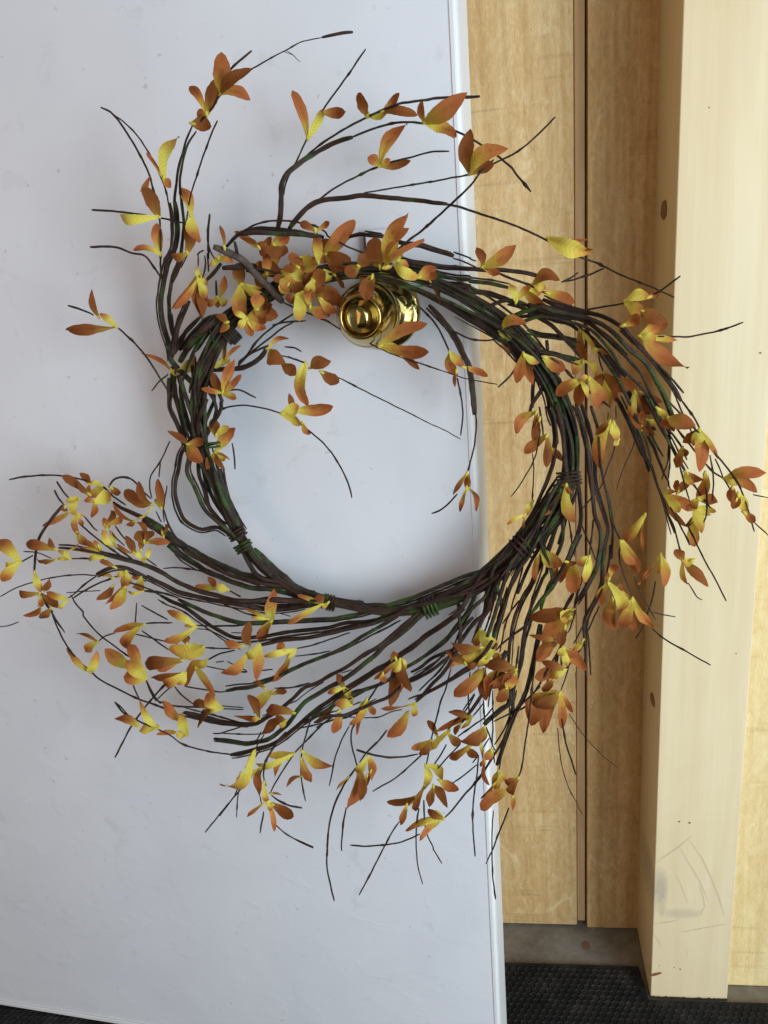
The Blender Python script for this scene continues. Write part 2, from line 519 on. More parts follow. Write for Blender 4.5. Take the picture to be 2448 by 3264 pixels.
# ---------------------------------------------------------------- the post
po = empty('timber_post', WALL.p(0.081, 0.121, 0))
tag(po, 'pale planed timber post with grey scuffs and pencil marks near its foot', 'post')
vs = []
for z, ul in ((0.0015, 0.0805), (1.3, 0.0815), (2.6, 0.0825)):
    vs += [WALL.p(ul + 0.0055, 0.0, z), WALL.p(ul, 0.121, z), WALL.p(0.1843, 0.121, z), WALL.p(0.1843, 0.0, z)]
fs = [(3, 2, 1, 0), (8, 9, 10, 11)]
for L in range(2):
    for k in range(4):
        fs.append((L * 4 + k, L * 4 + (k + 1) % 4, L * 4 + 4 + (k + 1) % 4, L * 4 + 4 + k))
o = make('post_body', vs, fs, M['post'], po)
bevel(o, 0.0018)
def disc(name, centre, ax, ay, ra, rb, nrm, mat, parent, seg=20, thick=0.0005, seed=0):
    rg = random.Random(seed)
    vs = [centre + nrm * thick]
    for k in range(seg):
        a = 2 * math.pi * k / seg
        q = 1 + rg.uniform(-0.12, 0.12)
        vs.append(centre + (ax * ra * math.cos(a) + ay * rb * math.sin(a)) * q + nrm * thick)
    for k in range(seg):
        vs.append(vs[1 + k] - nrm * thick * 3)
    fs = [(0, 1 + k, 1 + (k + 1) % seg) for k in range(seg)]
    fs += [(1 + k, 1 + seg + k, 1 + seg + (k + 1) % seg, 1 + (k + 1) % seg) for k in range(seg)]
    return make(name, vs, fs, mat, parent, smooth=False)
ZV = Vector((0, 0, 1))
# knots seen on the shaded side face
for (x, y, w, h) in ((2115.5, 671, 5.2, 30), (2080, 2231, 4.5, 23)):
    # the side face: plane through the left front edge, normal -u
    d = ray(x, y)
    q = WALL.p(0.0832, 0.0, 0)
    nn = (WALL.u * 0.121 + WALL.n * 0.0055).normalized()
    t = nn.dot(q + WALL.u * 0.0024 - CAM_POS) / nn.dot(d)
    c = CAM_POS + d * t
    disc('knot', c, WALL.n, ZV, 0.013, h * 0.00029 * 1.12, -nn, M['knotwood'], po, seed=int(x))
for (x, y, r) in ((2164.7, 2618.7, 0.0014), (2197.6, 2622.6, 0.0017), (2168, 3089, 0.0013), (2149, 3084, 0.0009), (2423, 1125, 0.0013), (2346, 2083, 0.0010), (2260, 343, 0.0008), (2101, 3078, 0.0006)):
    c = WALL.hit(x, y, 0.121)
    disc('knot', c, WALL.u, ZV, r, r * 0.8, WALL.n, M['rustspot'], po, seg=12, thick=0.0002, seed=int(x))
c = WALL.hit(2090, 3105, 0.121)
disc('knot', c, (WALL.u + ZV * 0.35).normalized(), ZV, 0.0085, 0.0028, WALL.n, M['knotwood'], po, thick=0.0002, seed=9)
M['pencil'] = simple('pencil_line', (0.50, 0.40, 0.26), 0.7)
M['scuff'] = simple('scuff_mark', (0.68, 0.54, 0.33), 0.7)
def marks(pts, w, mt='pencil', off=0.1213):
    vs, fs = [], []
    P3 = [WALL.hit(x, y, off) for x, y in pts]
    for i, p in enumerate(P3):
        d = (P3[min(i + 1, len(P3) - 1)] - P3[max(i - 1, 0)]).normalized()
        s = d.cross(WALL.n).normalized() * w * 0.5 * (1.0 if 0 < i < len(P3) - 1 else 0.3)
        vs += [p + s, p - s]
    for i in range(len(P3) - 1):
        fs.append((2 * i, 2 * i + 1, 2 * i + 3, 2 * i + 2))
    make('pencil_mark' if mt == 'pencil' else 'scuff_mark', vs, fs, M[mt], po)
def LT(*pts):
    return [(1632 + x * 0.49186, 2448 + y * 0.49186) for x, y in pts]
marks(LT((935, 612), (1010, 560), (1080, 512), (1165, 440)), 0.0007)
marks(LT((1150, 470), (1230, 580), (1290, 710), (1345, 850), (1375, 960)), 0.0022, 'scuff', 0.12125)
marks(LT((1090, 520), (1160, 640), (1220, 740), (1270, 860)), 0.0020, 'scuff', 0.12125)
marks(LT((1055, 680), (1100, 770), (1140, 880)), 0.0018, 'scuff', 0.12125)
marks(LT((915, 1010), (1000, 1000), (1080, 985)), 0.0008)
marks(LT((1090, 1065), (1200, 1045), (1310, 1025), (1395, 1010)), 0.0007)
marks(LT((1215, 760), (1240, 840), (1250, 900), (1220, 945), (1150, 960)), 0.0016, 'scuff', 0.12125)
marks(LT((920, 1080), (950, 1120), (965, 1165)), 0.0030, 'scuff', 0.12125)
marks(LT((1128, 1165), (1135, 1215)), 0.0007)

# rust stain on the floor and grime along the foot of the post
st = disc('rust_stain', Vector((*WALL.p(0.004, 0.035, 0)[:2], 0.0)), WALL.u, WALL.n, 0.0065, 0.008, ZV, simple('rust_stain', (0.20, 0.11, 0.07), 0.8), fl, thick=0.0006, seed=4)
vs, fs = [], []
rg_ = random.Random(8)
for k in range(31):
    u = 0.0812 + (0.1838 - 0.0812) * k / 30
    vs += [WALL.p(u, 0.1214, 0.0010), WALL.p(u, 0.1214, 0.0032 + rg_.uniform(0, 0.0022))]
for k in range(30):
    fs.append((2 * k, 2 * k + 2, 2 * k + 3, 2 * k + 1))
make('grime', vs, fs, simple('grime', (0.07, 0.055, 0.04), 0.9), po)
# ---------------------------------------------------------------- the door
dr = empty('door', DOOR.p(DOOR_E / 2, 0, 0))
tag(dr, 'white painted door standing ajar, with a polished brass knob near its free edge', 'door')
# slab with a softly rounded free edge, a fine grid so the lower edge can be a little uneven
vs, fs = fbox(DOOR, -0.15, DOOR_E - 0.0040, -0.052, 0.0, 0.0095, 2.02)
o = make('door_slab', vs, fs, M['door'], dr)
bevel(o, 0.0012, 2)
# steel edge cap: profile in (u, v), pulled up the door
prof = [(-0.0046, 0.0002), (-0.0040, 0.0009), (-0.0012, 0.0010), (0.0002, 0.0006), (0.0016, -0.0010), (0.0026, -0.0040), (0.0034, -0.010), (0.0050, -0.045), (0.0050, -0.052), (-0.0033, -0.052)]
zs = [0.0095 + (2.02 - 0.0095) * k / 40 for k in range(41)]
vs, fs = [], []
for z in zs:
    wob = 0.0005 * noise.noise(Vector((0, 0, z * 6)))
    for (u, v) in prof:
        vs.append(DOOR.p(DOOR_E + u + wob, v, z))
k = len(prof)
for i in range(len(zs) - 1):
    for j in range(k):
        fs.append((i * k + j, i * k + (j + 1) % k, (i + 1) * k + (j + 1) % k, (i + 1) * k + j))
fs.append(tuple(range(k))[::-1]); fs.append(tuple((len(zs) - 1) * k + j for j in range(k)))
o = make('edge_strip', vs, fs, M['edge'], dr, smooth=False)
o = make('bottom_rail', *fbox(DOOR, -0.15, DOOR_E - 0.004, 0.0005, 0.0022, 0.0098, 0.0165), M['edge'], dr)
bevel(o, 0.0006)

KU, KZ = 0.6640, 0.9690
def lathe(name, prof, mat, parent, u=KU, z=KZ, seg=72, smooth=True, tilt=None):
    vs, fs = [], []
    c = DOOR.p(u, 0, z)
    for (r, h) in prof:
        for k in range(seg):
            a = 2 * math.pi * k / seg
            vs.append(c + DOOR.u * r * math.cos(a) + ZV * r * math.sin(a) + DOOR.n * h)
    for i in range(len(prof) - 1):
        for k in range(seg):
            fs.append((i * seg + k, i * seg + (k + 1) % seg, (i + 1) * seg + (k + 1) % seg, (i + 1) * seg + k))
    b0 = len(vs)
    vs.append(c + DOOR.n * prof[-1][1])
    L = (len(prof) - 1) * seg
    for k in range(seg):
        fs.append((L + k, L + (k + 1) % seg, b0))
    return make(name, vs, fs, mat, parent, smooth=smooth)
kn = lathe('knob', [(0.0125, 0.008), (0.0120, 0.028), (0.0150, 0.031), (0.0215, 0.0345), (0.0262, 0.0400), (0.0280, 0.0465), (0.0282, 0.0510),
                    (0.0275, 0.0550), (0.0263, 0.0572), (0.0257, 0.0576), (0.0252, 0.0590), (0.0238, 0.0650), (0.0215, 0.0710), (0.0190, 0.0760), (0.0176, 0.0782), (0.0168, 0.0786),
                    (0.0160, 0.0780), (0.0154, 0.0762), (0.0149, 0.0725), (0.0143, 0.0700), (0.0130, 0.0692), (0.002, 0.0690)], M['brass'], dr)
lathe('rose', [(0.0345, 0.0004), (0.0345, 0.0030), (0.0335, 0.0050), (0.0290, 0.0066), (0.0240, 0.0090), (0.0200, 0.0118), (0.0150, 0.0122), (0.0128, 0.0105), (0.0122, 0.0104)], M['brass'], kn, u=KU + 0.003)
# turn button in the dish: a slim half-moon bar standing up
vs, fs = [], []
c = DOOR.p(KU, 0, KZ)
for h in (0.0688, 0.0790, 0.0808, 0.0816):
    kx = {0.0808: 0.90, 0.0816: 0.62}.get(h, 1.0)
    for k in range(24):
        a = 2 * math.pi * k / 24
        x = kx * (0.0078 * math.cos(a) if math.cos(a) > -0.5 else -0.0039)
        zz = 0.0092 * kx * math.sin(a)
        vs.append(c + DOOR.u * (x + 0.0005) + ZV * zz + DOOR.n * h)
for i in range(3):
    for k in range(24):
        fs.append((i * 24 + k, i * 24 + (k + 1) % 24, (i + 1) * 24 + (k + 1) % 24, (i + 1) * 24 + k))
fs.append(tuple(72 + k for k in range(24)))
make('turn_button', vs, fs, M['brass'], kn, smooth=True)
# small ringed pin hole on the rose
pu, pz = DOOR.uz(1279, 963.5, 0.009)
lathe('pin_ring', [(0.0056, 0.0035), (0.0056, 0.0095), (0.0050, 0.0106), (0.0041, 0.0108), (0.0036, 0.0100), (0.0035, 0.0085)], M['brass'], kn, u=pu, z=pz, seg=28)
lathe('pin_hole', [(0.0034, 0.0080), (0.0034, 0.0089), (0.001, 0.0092)], M['dark'], kn, u=pu, z=pz, seg=20)
# white square plate above the knob, its left edge in a dark rim
pl0 = DOOR.uz(1163, 735, 0.006); pl1 = DOOR.uz(1250, 820, 0.006)
o = make('cover_plate', *fbox(DOOR, pl0[0], pl1[0], 0.0005, 0.008, pl1[1], pl0[1]), M['plastic'], dr)
bevel(o, 0.0012)
o2 = make('plate_rim', *fbox(DOOR, pl0[0] - 0.0014, pl0[0] - 0.0001, 0.0005, 0.0065, pl1[1] - 0.001, pl0[1] - 0.004), M['dark'], o)

TWIG_TEXT = """
7 6 t: A 655,697 715,725 770,785 850,905 920,1030 970,1140 1000,1260 1020,1340 1037,1450 1042,1600 D 1040,60 1050,160
5 6 t: A 715,728 830,815 920,920 990,1040 1060,1190 1095,1330 1110,1480 1102,1640 D 1085,60 1070,180
6 17 k: A 1250,810 1200,930 1160,1080 1140,1200 1132,1310 1150,1440 1137,1600 D 1090,50 1058,180 1040,330 1060,470 1100,590 1112,680
17 17 k: A 1132,1310 1150,1440 1137,1600 D 1088,50 1058,180 1040,330 1062,470 1100,590 1112,680
6 14 k: A 1272,850 1215,935 1185,1050 1165,1180 1180,1330 1192,1450 1180,1600 D 1160,30 1120,130 1098,240 1095,360 1120,520
6 5 t: A 1410,780 1350,920 1285,1110 1235,1270 1210,1420 1190,1520
7 6 t: A 595,1360 800,1375 1000,1405 1190,1445
8 6 t: A 585,1600 740,1600 860,1642 D 940,0 1010,90 1050,150
7 6 t: A 1360,1390 1350,1500 1350,1620 D 1352,20
7 6 t: A 1630,330 1490,455 1430,590 1380,690 1300,790
11 9 t: B 625,208 560,215 490,228 430,242
3 6 t: B 432,242 300,270 200,322 100,375 0,432 A 1590,465 1500,545 1430,615 1300,780
2.5 2.5 g: B 200,330 240,355 262,380 285,400
2.5 2 g: B 180,335 240,358
6 6 t: B 710,320 600,480 520,590 450,690 390,800 330,900 260,1050 200,1170 170,1290 160,1380
9 6 t: B 1450,626 1380,628 1180,635 1100,648 950,668 880,690 760,740 600,820 440,920 340,1000 270,1060
17 14 k: B 140,1480 160,1380 162,1280 165,1200 200,1130 265,1070 350,1010 440,960 540,915 625,888
7 7 t: B 625,888 760,835 880,800 980,792 1060,798 1180,820 1300,852 1420,915 1550,1000 1659,1090 C 20,1120 70,1180 122,1243
6 6 t: B 1250,981 1130,985 1000,1020 880,1050 790,1080 680,1130 560,1190 480,1240 410,1290
17 13 k: B 215,1480 270,1410 340,1340 420,1300 560,1285 700,1268 850,1280 1000,1295 1120,1308 1240,1325
8 5 t: B 1240,1325 1330,1345 1450,1385 1560,1420 1659,1455 C 130,1510 240,1565 400,1645 F 420,0 560,50 700,120 900,200 1052,268
5 6 t: B 700,1250 850,1225 1000,1200 1150,1175 1280,1150 1380,1130 1500,1085 1560,1050 1659,1003 C 80,950 180,860 278,760
7 9 t: B 1540,1035 1460,1110 1400,1190 1300,1290 1180,1400 1080,1490 980,1565 880,1650
6 6 t: h 700,215 800,160 900,110 1050,80 1240,80 1350,100 1500,130 1620,200 q 150,240 280,310 420,380 560,430
15 14 k: h 710,215 830,175 900,160 1100,170 1300,195 1430,225 1600,255
14 14 k: h 720,225 900,205 1100,215 1300,215 1500,235 q 80,230
13 14 k: q 370,255 480,225 600,235 720,245 820,280 950,310 1070,340
18 16 k: q 1000,320 1160,345 1280,385 1400,420 1480,450
6 5 t: q 1480,410 1570,440 1659,475 a 0,85 60,108
6 5 t: q 1475,475 1560,500 1659,545 a 60,170
14 13 k: q 880,470 1020,520 1200,545 1350,570 1500,580 1640,590 a 0,190 150,200 330,200 500,220 640,245 760,285
14 13 k: q 1000,560 1300,650 1500,690 1640,700 a 0,320 150,335 300,362 410,388
9 7 t: a 310,240 450,300 600,350 720,410 810,455
15 9 k: q 900,620 1100,700 1300,750 1500,770 1640,790 a 0,430 200,460 400,530 550,610 700,700 850,790 960,900 1060,1010 1150,1110
14 14 k: a 900,830 1000,930 1120,1000 1230,1075
14 13 k: a 760,510 900,565 1050,612 1200,645 1350,680 1500,740 1600,810 1659,860 F 880,640 960,740 1040,840 1098,940
15 14 k: a 700,600 840,625 1000,660 1200,700 1400,780 1550,900 1659,1020 F 860,690 930,800 990,910 1040,1030
12 8 k: a 700,700 850,700 1000,740 1200,800 1350,900 1480,1060 1600,1240 F 860,880 930,1000 985,1130 1030,1240
13 9 k: a 600,560 800,640 1000,700 1150,720 1300,800 1450,930 1600,1080 F 830,760 900,900 970,1010
12 9 k: a 400,520 650,600 860,680 1080,690 1250,760 1400,860 1560,1000 1659,1110
12 11 k: a 500,700 700,680 900,740 1050,780 1200,880 1320,980 1450,1120 1560,1260 1640,1340
7 5 t: l 750,260 880,440 940,560 1000,660
7 5 t: l 600,255 700,360 800,470 930,600 1010,700 1110,830 1210,945 1330,1110 1400,1260 1460,1450 1515,1640
6 5 t: l 690,240 770,420 830,540 855,600
7 5 t: l 620,400 700,560 830,720 960,880 1080,1010 1190,1085 1280,1225
14 13 k: l 180,160 250,300 330,420 470,560
15 9 k: l 350,200 470,420 540,560 620,700 700,860 780,1000
6 5 t: l 780,1000 880,1160 960,1270 1055,1392
7 4 g: l 730,960 780,1150 833,1325
8 6 t: l 600,560 650,610 740,740 800,880
16 6 k: l 60,230 150,400 240,600 330,820 430,960 500,1180 560,1330 620,1520 670,1659
16 13 k: l 260,560 320,700 360,850 400,1000
14 5 k: l 330,540 430,700 500,880 560,1030 605,1110 610,1160 650,1235
5 5 t: l 612,580 610,700 600,900 560,1010 540,1090
5 5 t: l 625,560 622,700 620,900 605,1080
5 5 t: l 1045,830 1075,1000 1080,1150 1068,1310
5 4 t: l 1100,870 1150,980 1192,1085
6 5 t: l 620,1380 700,1520 770,1659 I 1140,185 1150,215
6 5 t: l 1000,1170 1015,1300 1010,1450 980,1545
5 4 t: l 1500,1250 1560,1262 1659,1285
5 4 t: l 1520,1550 1640,1659 I 1659,152
6 5 t: l 800,1560 850,1659 I 1200,215 1260,335 1320,440 1388,578
6 5 t: l 860,1530 880,1659 I 1180,150 1140,178
14 11 k: b 480,-20 530,120 560,300 552,450 540,600 490,740 420,900 330,1100 240,1250 120,1420 0,1600 c 180,400 0,480 d 1150,210
15 14 k: b 570,-60 625,150 650,300 660,450 672,600 690,780 660,900
15 14 k: b 640,-60 715,150 740,350 765,550 800,750 825,950 838,1100 825,1250 780,1400 740,1500 c 1060,240
14 11 k: c 1140,0 1070,160 1010,300 920,460 840,590 760,690 690,790 630,860
13 9 k: c 640,850 590,940 560,1100 540,1250 520,1400 490,1550 450,1659 k 1400,150
10 5 k: c 640,900 580,980 480,1050 380,1130 260,1240
13 13 k: b 780,-40 840,120 880,280 910,450 930,650 950,850 970,1020 985,1150 1040,1300 1040,1450 1010,1659 c 1370,150 1340,330 1270,480 1190,620 1110,740
14 9 k: b 830,-60 900,150 950,350 980,550 990,750 1020,900 1060,1050 1100,1180 1120,1300 1090,1450 1060,1659 c 1420,150 1390,300 1385,500 1345,640 1265,790 1200,950 1210,1150 1212,1300 1222,1500
11 5 k: b 940,-20 980,100 1020,250 1030,400 1045,600 1070,750 1100,880 1130,1030 1160,1200 1230,1350 1262,1420 1240,1530 1250,1659
10 7 k: b 1110,880 1150,1040 1170,1250 1165,1420 1150,1600 c 1480,120 1470,250 1440,450
5 5 t: b 850,1250 900,1380 950,1490 990,1610 c 1315,275
6 5 t: b 965,1180 950,1350 930,1500 915,1610 c 1250,245
5 6 t: b 690,1100 710,1220 730,1330 742,1450
5 6 t: b 455,-10 485,110 515,190
12 12 k: b 315,-20 300,90
8 6 t: b 395,-10 420,150 437,285
5 4 t: b 405,220 370,450 330,570 230,750 150,870 95,937
4 4 t: b 322,480 337,650 330,800 320,1000
5 4 t: b 1210,330 1170,500 1120,620 1080,740 1050,830 950,950 850,1065
3.5 2.5 n: b 1430,290 1370,450 1280,650 1210,865
5 4 t: b 1125,50 1120,130
5 4 t: b 1205,-20 1205,120
14 10 k: c 760,250 690,400 620,560 530,720 470,880 430,1030 410,1200 400,1395
12 10 k: c 810,350 760,480 700,610 650,750 610,860 570,970
13 12 k: c 980,0 955,140 900,255
12 12 k: c 860,420 825,560 770,700 740,800
12 13 k: c 730,960 715,1080 690,1200 650,1400 600,1620 I 70,1210 10,1330 H 1560,1640
13 12 k: c 640,60 580,230 490,430 420,560 380,700 330,870 270,1020 230,1150
6 5 t: c 560,330 500,560 460,680 420,830 370,960 340,1100 310,1260
6 5 t: c 512,710 430,820 335,960
5 5 t: c 385,570 330,750 270,950 225,1100
12 13 k: c 880,20 840,130 800,230 750,330
11 12 k: c 800,0 770,130 730,250
5 5 t: c 640,960 600,1080 540,1250 510,1380
13 13 k: c 1090,630 1040,720 990,805
8 6 t: c 1195,430 1150,570 1105,740 1090,900
5 5 t: c 1360,770 1290,920 1230,1060
6 5 t: c 1210,930 1140,1080 1090,1165
6 5 t: c 1110,810 1070,960 1030,1050
6 5 t: c 1215,1130 1160,1230 1050,1380 990,1450
5 4 t: c 1040,1400 1000,1540 955,1665
7 6 t: c 1020,1040 950,1200 890,1310 800,1470 740,1580 690,1659 I 180,1130 50,1260
12 12 k: c 920,1280 890,1410
8 8 k: c 960,1300 962,1400
5 5 t: c 835,1510 800,1600 760,1659
4 3 t: c 1112,1470 1117,1659
5 5 t: c 320,1360 270,1480 215,1650 k 1180,180
12 12 k: c 560,1200 530,1400 500,1500 455,1659 k 1440,280
13 12 k: d 1659,-20 1450,65 1250,125 1050,212 850,292 700,352 500,412 350,462 150,520 0,545 e 1200,570 1000,580 800,592 600,602 450,612 250,612 100,585 0,550 f 850,1500 700,1430 560,1360
6 5 t: f 560,1350 480,1320 400,1292 300,1272 190,1270 i 1510,1440
13 12 k: d 1500,120 1300,192 1100,275 950,332 750,412 600,482 400,562 250,600 0,620 e 1150,665 1000,682 800,705 600,732 480,755 250,780 120,760 0,695 f 900,1640 750,1530 600,1430 470,1380 370,1322
6 5 t: f 370,1322 290,1270 200,1235 40,1185
13 13 k: d 1640,100 1400,260 1150,330 900,400 700,450 550,525 350,602 200,642 0,690 e 1100,742 900,772 700,792 560,822 430,850
5 5 t: d 50,720 e 1250,760 1050,830 950,858 810,890
12 13 k: d 560,545 400,640 250,722 100,812 0,872 e 1150,950 1000,1012 850,1070 720,1130 600,1192 470,1242 340,1290 200,1310 70,1335
5 5 t: e 70,1337 0,1345 G 1350,1155 1200,1130
12 12 k: d 720,550 600,650 480,760 350,862 200,952 0,1090 e 1200,1155 1050,1240 900,1300 800,1390 700,1480 600,1560 j 500,290 400,350 250,372 130,352 0,322 G 1300,1320 1200,1298
15 14 k: d 790,550 680,655 600,722 450,832 330,950 200,1052 0,1202 e 1150,1300 1000,1392 900,1452 j 830,210 760,310 640,435 500,522 300,562 150,545 0,525 G 1390,1470
12 14 k: d 1250,450 1120,562 980,662 850,742 720,852 600,932 450,1042 300,1122 150,1222 0,1312 j 1150,120 1000,220 880,330 700,480 560,570 400,622 250,662 125,682
5 4 t: j 130,682 0,665 G 1350,1550 1200,1512 1090,1440 960,1382 850,1330 790,1270 742,1230
12 11 k: d 1330,420 1250,560 1150,682 1050,802 900,922 750,1022 600,1112 450,1222 300,1292 100,1360 0,1400 j 1150,200 1000,290 900,360
11 10 k: d 1180,880 1050,932 900,1002 800,1082 700,1132
5 4 t: d 1050,960 900,1062 720,1162
11 10 k: d 1100,970 950,1092 800,1182 650,1252 450,1402 300,1462 100,1552 0,1592 j 1200,270 1000,345
10 9 k: d 420,1250 250,1310 100,1390 0,1430 j 1180,180
12 11 k: d 1220,780 1130,1000 1010,1172 900,1282 820,1372
13 11 k: d 1560,800 1450,960 1280,1100 1100,1222 950,1312 850,1365 755,1445
8 6 t: d 870,1355 750,1392 668,1422
14 14 k: d 1480,480 1420,650 1350,820
13 13 k: d 1350,560 1250,660 1185,790
13 13 k: d 1560,380 1460,560 1380,720
13 12 k: d 1659,480 1600,640 1560,790
5 5 t: d 1120,1100 1065,1300 1010,1450 960,1650 k 660,200 600,430 570,570 530,790
5 5 t: d 1320,1130 1302,1350 1310,1575
5 5 t: d 1370,1360 1310,1450 1245,1540
11 8 k: d 1450,1380 1380,1482 1290,1600 k 970,240
4 4 t: j 1130,255 1350,282 1659,288 k 150,230 270,205
6 5 t: d 380,1230 300,1350 220,1480 120,1659 j 1540,170 1480,260 1420,370 1392,460 1400,600 1432,720 1475,895
5 5 t: j 1370,380 1290,530 1220,720 1190,870 1160,1008
5 5 t: j 990,250 940,380 890,560 870,650 858,800 865,930 890,1090 908,1168
6 5 t: j 1200,280 1100,350 1000,450 900,550 790,670 690,820 600,960 540,1085
5 7 t: j 550,1110 640,1180 750,1222 872,1242
9 5 t: j 700,440 600,560 530,670 480,780 465,900 490,1010
4 4 t: j 570,1400 620,1450 720,1530 850,1600 990,1659 K 250,460 370,520
5 5 t: j 430,630 350,740 310,810
5 5 t: j 240,930 200,1020 160,1110
5 5 t: j 460,800 430,890
5 5 t: j 430,1130 443,1200
6 6 t: j 465,1290 445,1400 428,1508
5 5 t: j 262,1010 150,1130 60,1250 0,1325 J 1480,230 1400,330 1330,415
4 4 t: j 222,980 190,1150 180,1342
6 4 t: j 440,440 400,520 375,530
5 5 t: j 470,470 410,560 390,600
5 5 t: j 250,378 120,420 0,455 G 1380,1435
4 4 t: j 450,466 200,465 0,455
4 4 t: j 250,352 120,312 0,272 G 1450,1340 1360,1300
4 4 t: j 250,186 0,165 G 1440,1262
4 4 t: j 250,205 0,195 G 1430,1280
5 4 t: j 790,410 1000,370 1200,312 1400,222 1659,90
4 4 t: j 880,330 1100,260 1350,180 1500,120
5 4 t: j 820,110 700,160 600,215 450,272
5 5 t: j 1659,545 1560,655 1480,765
7 5 t: j 1440,820 1320,990 1250,1130 1190,1290 1160,1430 1140,1600 K 460,560 460,640 480,750 506,862
6 5 t: j 1340,1240 1310,1400 1290,1600 K 555,538
8 5 t: j 1448,630 1560,665 1659,692 k 150,712 300,700 440,675
7 5 t: k 110,420 50,500 0,560 j 1560,655
5 5 t: k 600,560 470,690 350,800 200,930 0,1045 j 1620,1072
5 5 t: k 1230,185 1140,290 1000,390 860,490
5 5 t: k 1040,50 960,190 860,300 750,420
11 6 t: k 1110,50 1040,150 970,250 890,362
5 5 t: k 1130,140 1060,230 1010,290
13 11 k: c 400,1250 330,1400 k 1420,100 1330,200 1200,312 1140,372
5 5 t: k 890,565 760,700 635,845
5 5 t: k 740,575 680,680 590,822
6 5 t: k 1659,110 1550,190 1400,252 1240,332
5 5 t: k 1230,0 1232,200 1230,400 1225,560 1240,700 1250,770
5 5 t: k 1130,100 1150,350 1200,490 1230,590 1265,645
10 5 t: k 1580,0 1500,180 1440,280 1380,420 1330,550 1240,690 1150,832 1060,960 900,1142 800,1270 715,1352
6 5 t: k 1480,0 1440,170 1380,350 1300,500 1250,578
5 5 t: k 1420,250 1380,430 1330,650 1290,862
6 5 t: I 180,740 140,1050 110,1330 85,1500 62,1659 k 1500,925
6 4 t: k 1400,1240 1350,1380 1290,1520 1240,1659 K 1488,620
5 5 t: k 1080,700 1060,900 1040,1050 1020,1250 1020,1450 1035,1659 K 1420,572
5 5 t: k 1060,790 950,880 800,982
4 5 t: k 1235,1270 1225,1450 1222,1659 K 1530,610 1535,710 1552,850
5 5 t: k 460,1070 420,1125
5 5 t: k 240,1390 160,1510 80,1659 K 740,690 668,822
5 4 t: k 450,1250 425,1400 420,1659 K 1050,640 1080,752
6 4 t: k 500,1160 510,1400 540,1540 600,1659 K 1150,530 1206,618
5 5 t: k 460,1520 350,1570 200,1620 0,1642 K 700,507 612,500
5 5 t: k 1190,510 1120,620
6 5 t: k 1080,690 1020,765
6 6 t: I 320,1340 350,1500 400,1655 L 415,45
3.5 3 t: I 295,1400 322,1640 L 370,130 420,230 455,295
3 2 n: I 370,1310 430,1400 500,1490 600,1590 690,1659
6 5 t: I 910,760 1000,830 1140,910 1285,992
4 4 t: I 850,630 965,663 1060,678
4 4 t: I 700,330 740,450 790,570
4 4 t: I 790,415 840,540 900,640 928,695
6 4 t: I 930,450 910,560 880,650 850,745 800,820
4 4 t: I 650,40 700,190 720,260
6 5 t: I 1010,10 1050,100 1085,230 1105,300
4 4 t: I 1140,460 1160,490 1200,550 1232,568
26 15 k: f 195,500 350,605 480,705 600,792 750,872 900,952 1050,1022 1200,1082 1330,1115 1500,1172 e 600,190 850,290 1000,330
20 13 k: f 460,770 560,862 640,922 750,992 850,1062 1000,1122 1150,1182 1330,1242 1500,1255 e 663,290 800,330 1000,370
12 12 k: f 600,830 700,900 850,975 1000,1062 1150,1122 1330,1165 1500,1205
13 12 k: g 480,1390 420,1500 395,1640 f 530,120 530,260 560,400 620,520 720,590 810,620 900,600 980,600 1080,660
13 13 k: g 460,1380 500,1520 f 650,0 720,160 780,300 850,422 950,522 1060,610
13 13 k: f 770,-20 830,200 880,380 960,480 1080,620
13 13 k: f 870,150 950,330 1020,442 1110,580
17 18 k: f 1000,-20 1040,200 1090,350 1150,472 1200,562 1250,640
15 16 k: f 930,-20 1000,200 1080,400 1160,570
15 15 k: f 1240,860 1330,1022 1430,1130
15 15 k: f 1310,860 1430,1002 1540,1110
17 17 k: f 1360,830 1500,962 1620,1080 e 700,130 800,222 950,292 1100,342 1300,382 1500,412 d 200,435 400,430
8 20 k: i 620,985 740,990 900,1012 1080,1052 1250,1092 f 0,945 200,1002 370,1072 500,1152 650,1222 800,1282 1000,1332 1150,1372 1330,1378 1500,1365 e 500,365 700,380 900,380 1050,372
12 18 k: i 1020,1262 1150,1202 1280,1182 1400,1222 1550,1302 f 230,1122 400,1202 550,1282 700,1322 850,1352 1050,1392 1200,1422 1350,1425 e 300,435 500,470 700,465 900,430
11 12 k: e 350,400 600,430 800,425 950,400
5 5 t: f 400,1035 530,1025 700,1045 900,1082 1050,1112
6 5 t: f 520,880 600,962 700,1022 760,1052
5 5 t: f 440,160 415,300 400,420 410,540
6 7 t: f 400,400 450,560 520,690 600,772
5 5 t: f 320,430 380,545
5 5 t: f 220,930 330,1012
4 5 t: f 1080,1260 1150,1300 1220,1335
5 5 t: f 1040,1412 1200,1482 1350,1532 1520,1562
5 5 t: f 170,1425 300,1500 445,1575
5 5 t: f 120,1400 100,1640
4 5 t: f 200,1622 330,1612 480,1612
5 5 t: f 740,1635 900,1642 1250,1637
5 6 t: f 640,1440 760,1560 920,1659
5 5 t: D 1100,1200 1040,1330 980,1420 970,1500 985,1565
5 5 t: D 1040,1330 1030,1432
7 6 t: i 1150,340 1200,262 1290,232 1380,252 1450,312 1550,422 1600,465
6 6 t: i 95,262 300,226 550,216 750,236 900,268 1080,332 1200,440 1330,530
10 16 k: i 1200,500 1280,560 1400,612 1520,660
7 5 t: i 600,282 670,390 742,472
8 5 t: i 575,372 620,460 680,532
5 5 t: i 890,650 1000,780 1030,800
5 6 t: i 830,720 950,822 1060,912 1200,1012 1300,1082
11 7 t: i 660,530 540,680 460,802 402,920 378,1060 365,1232
9 5 t: i 450,1470 500,1600 560,1659
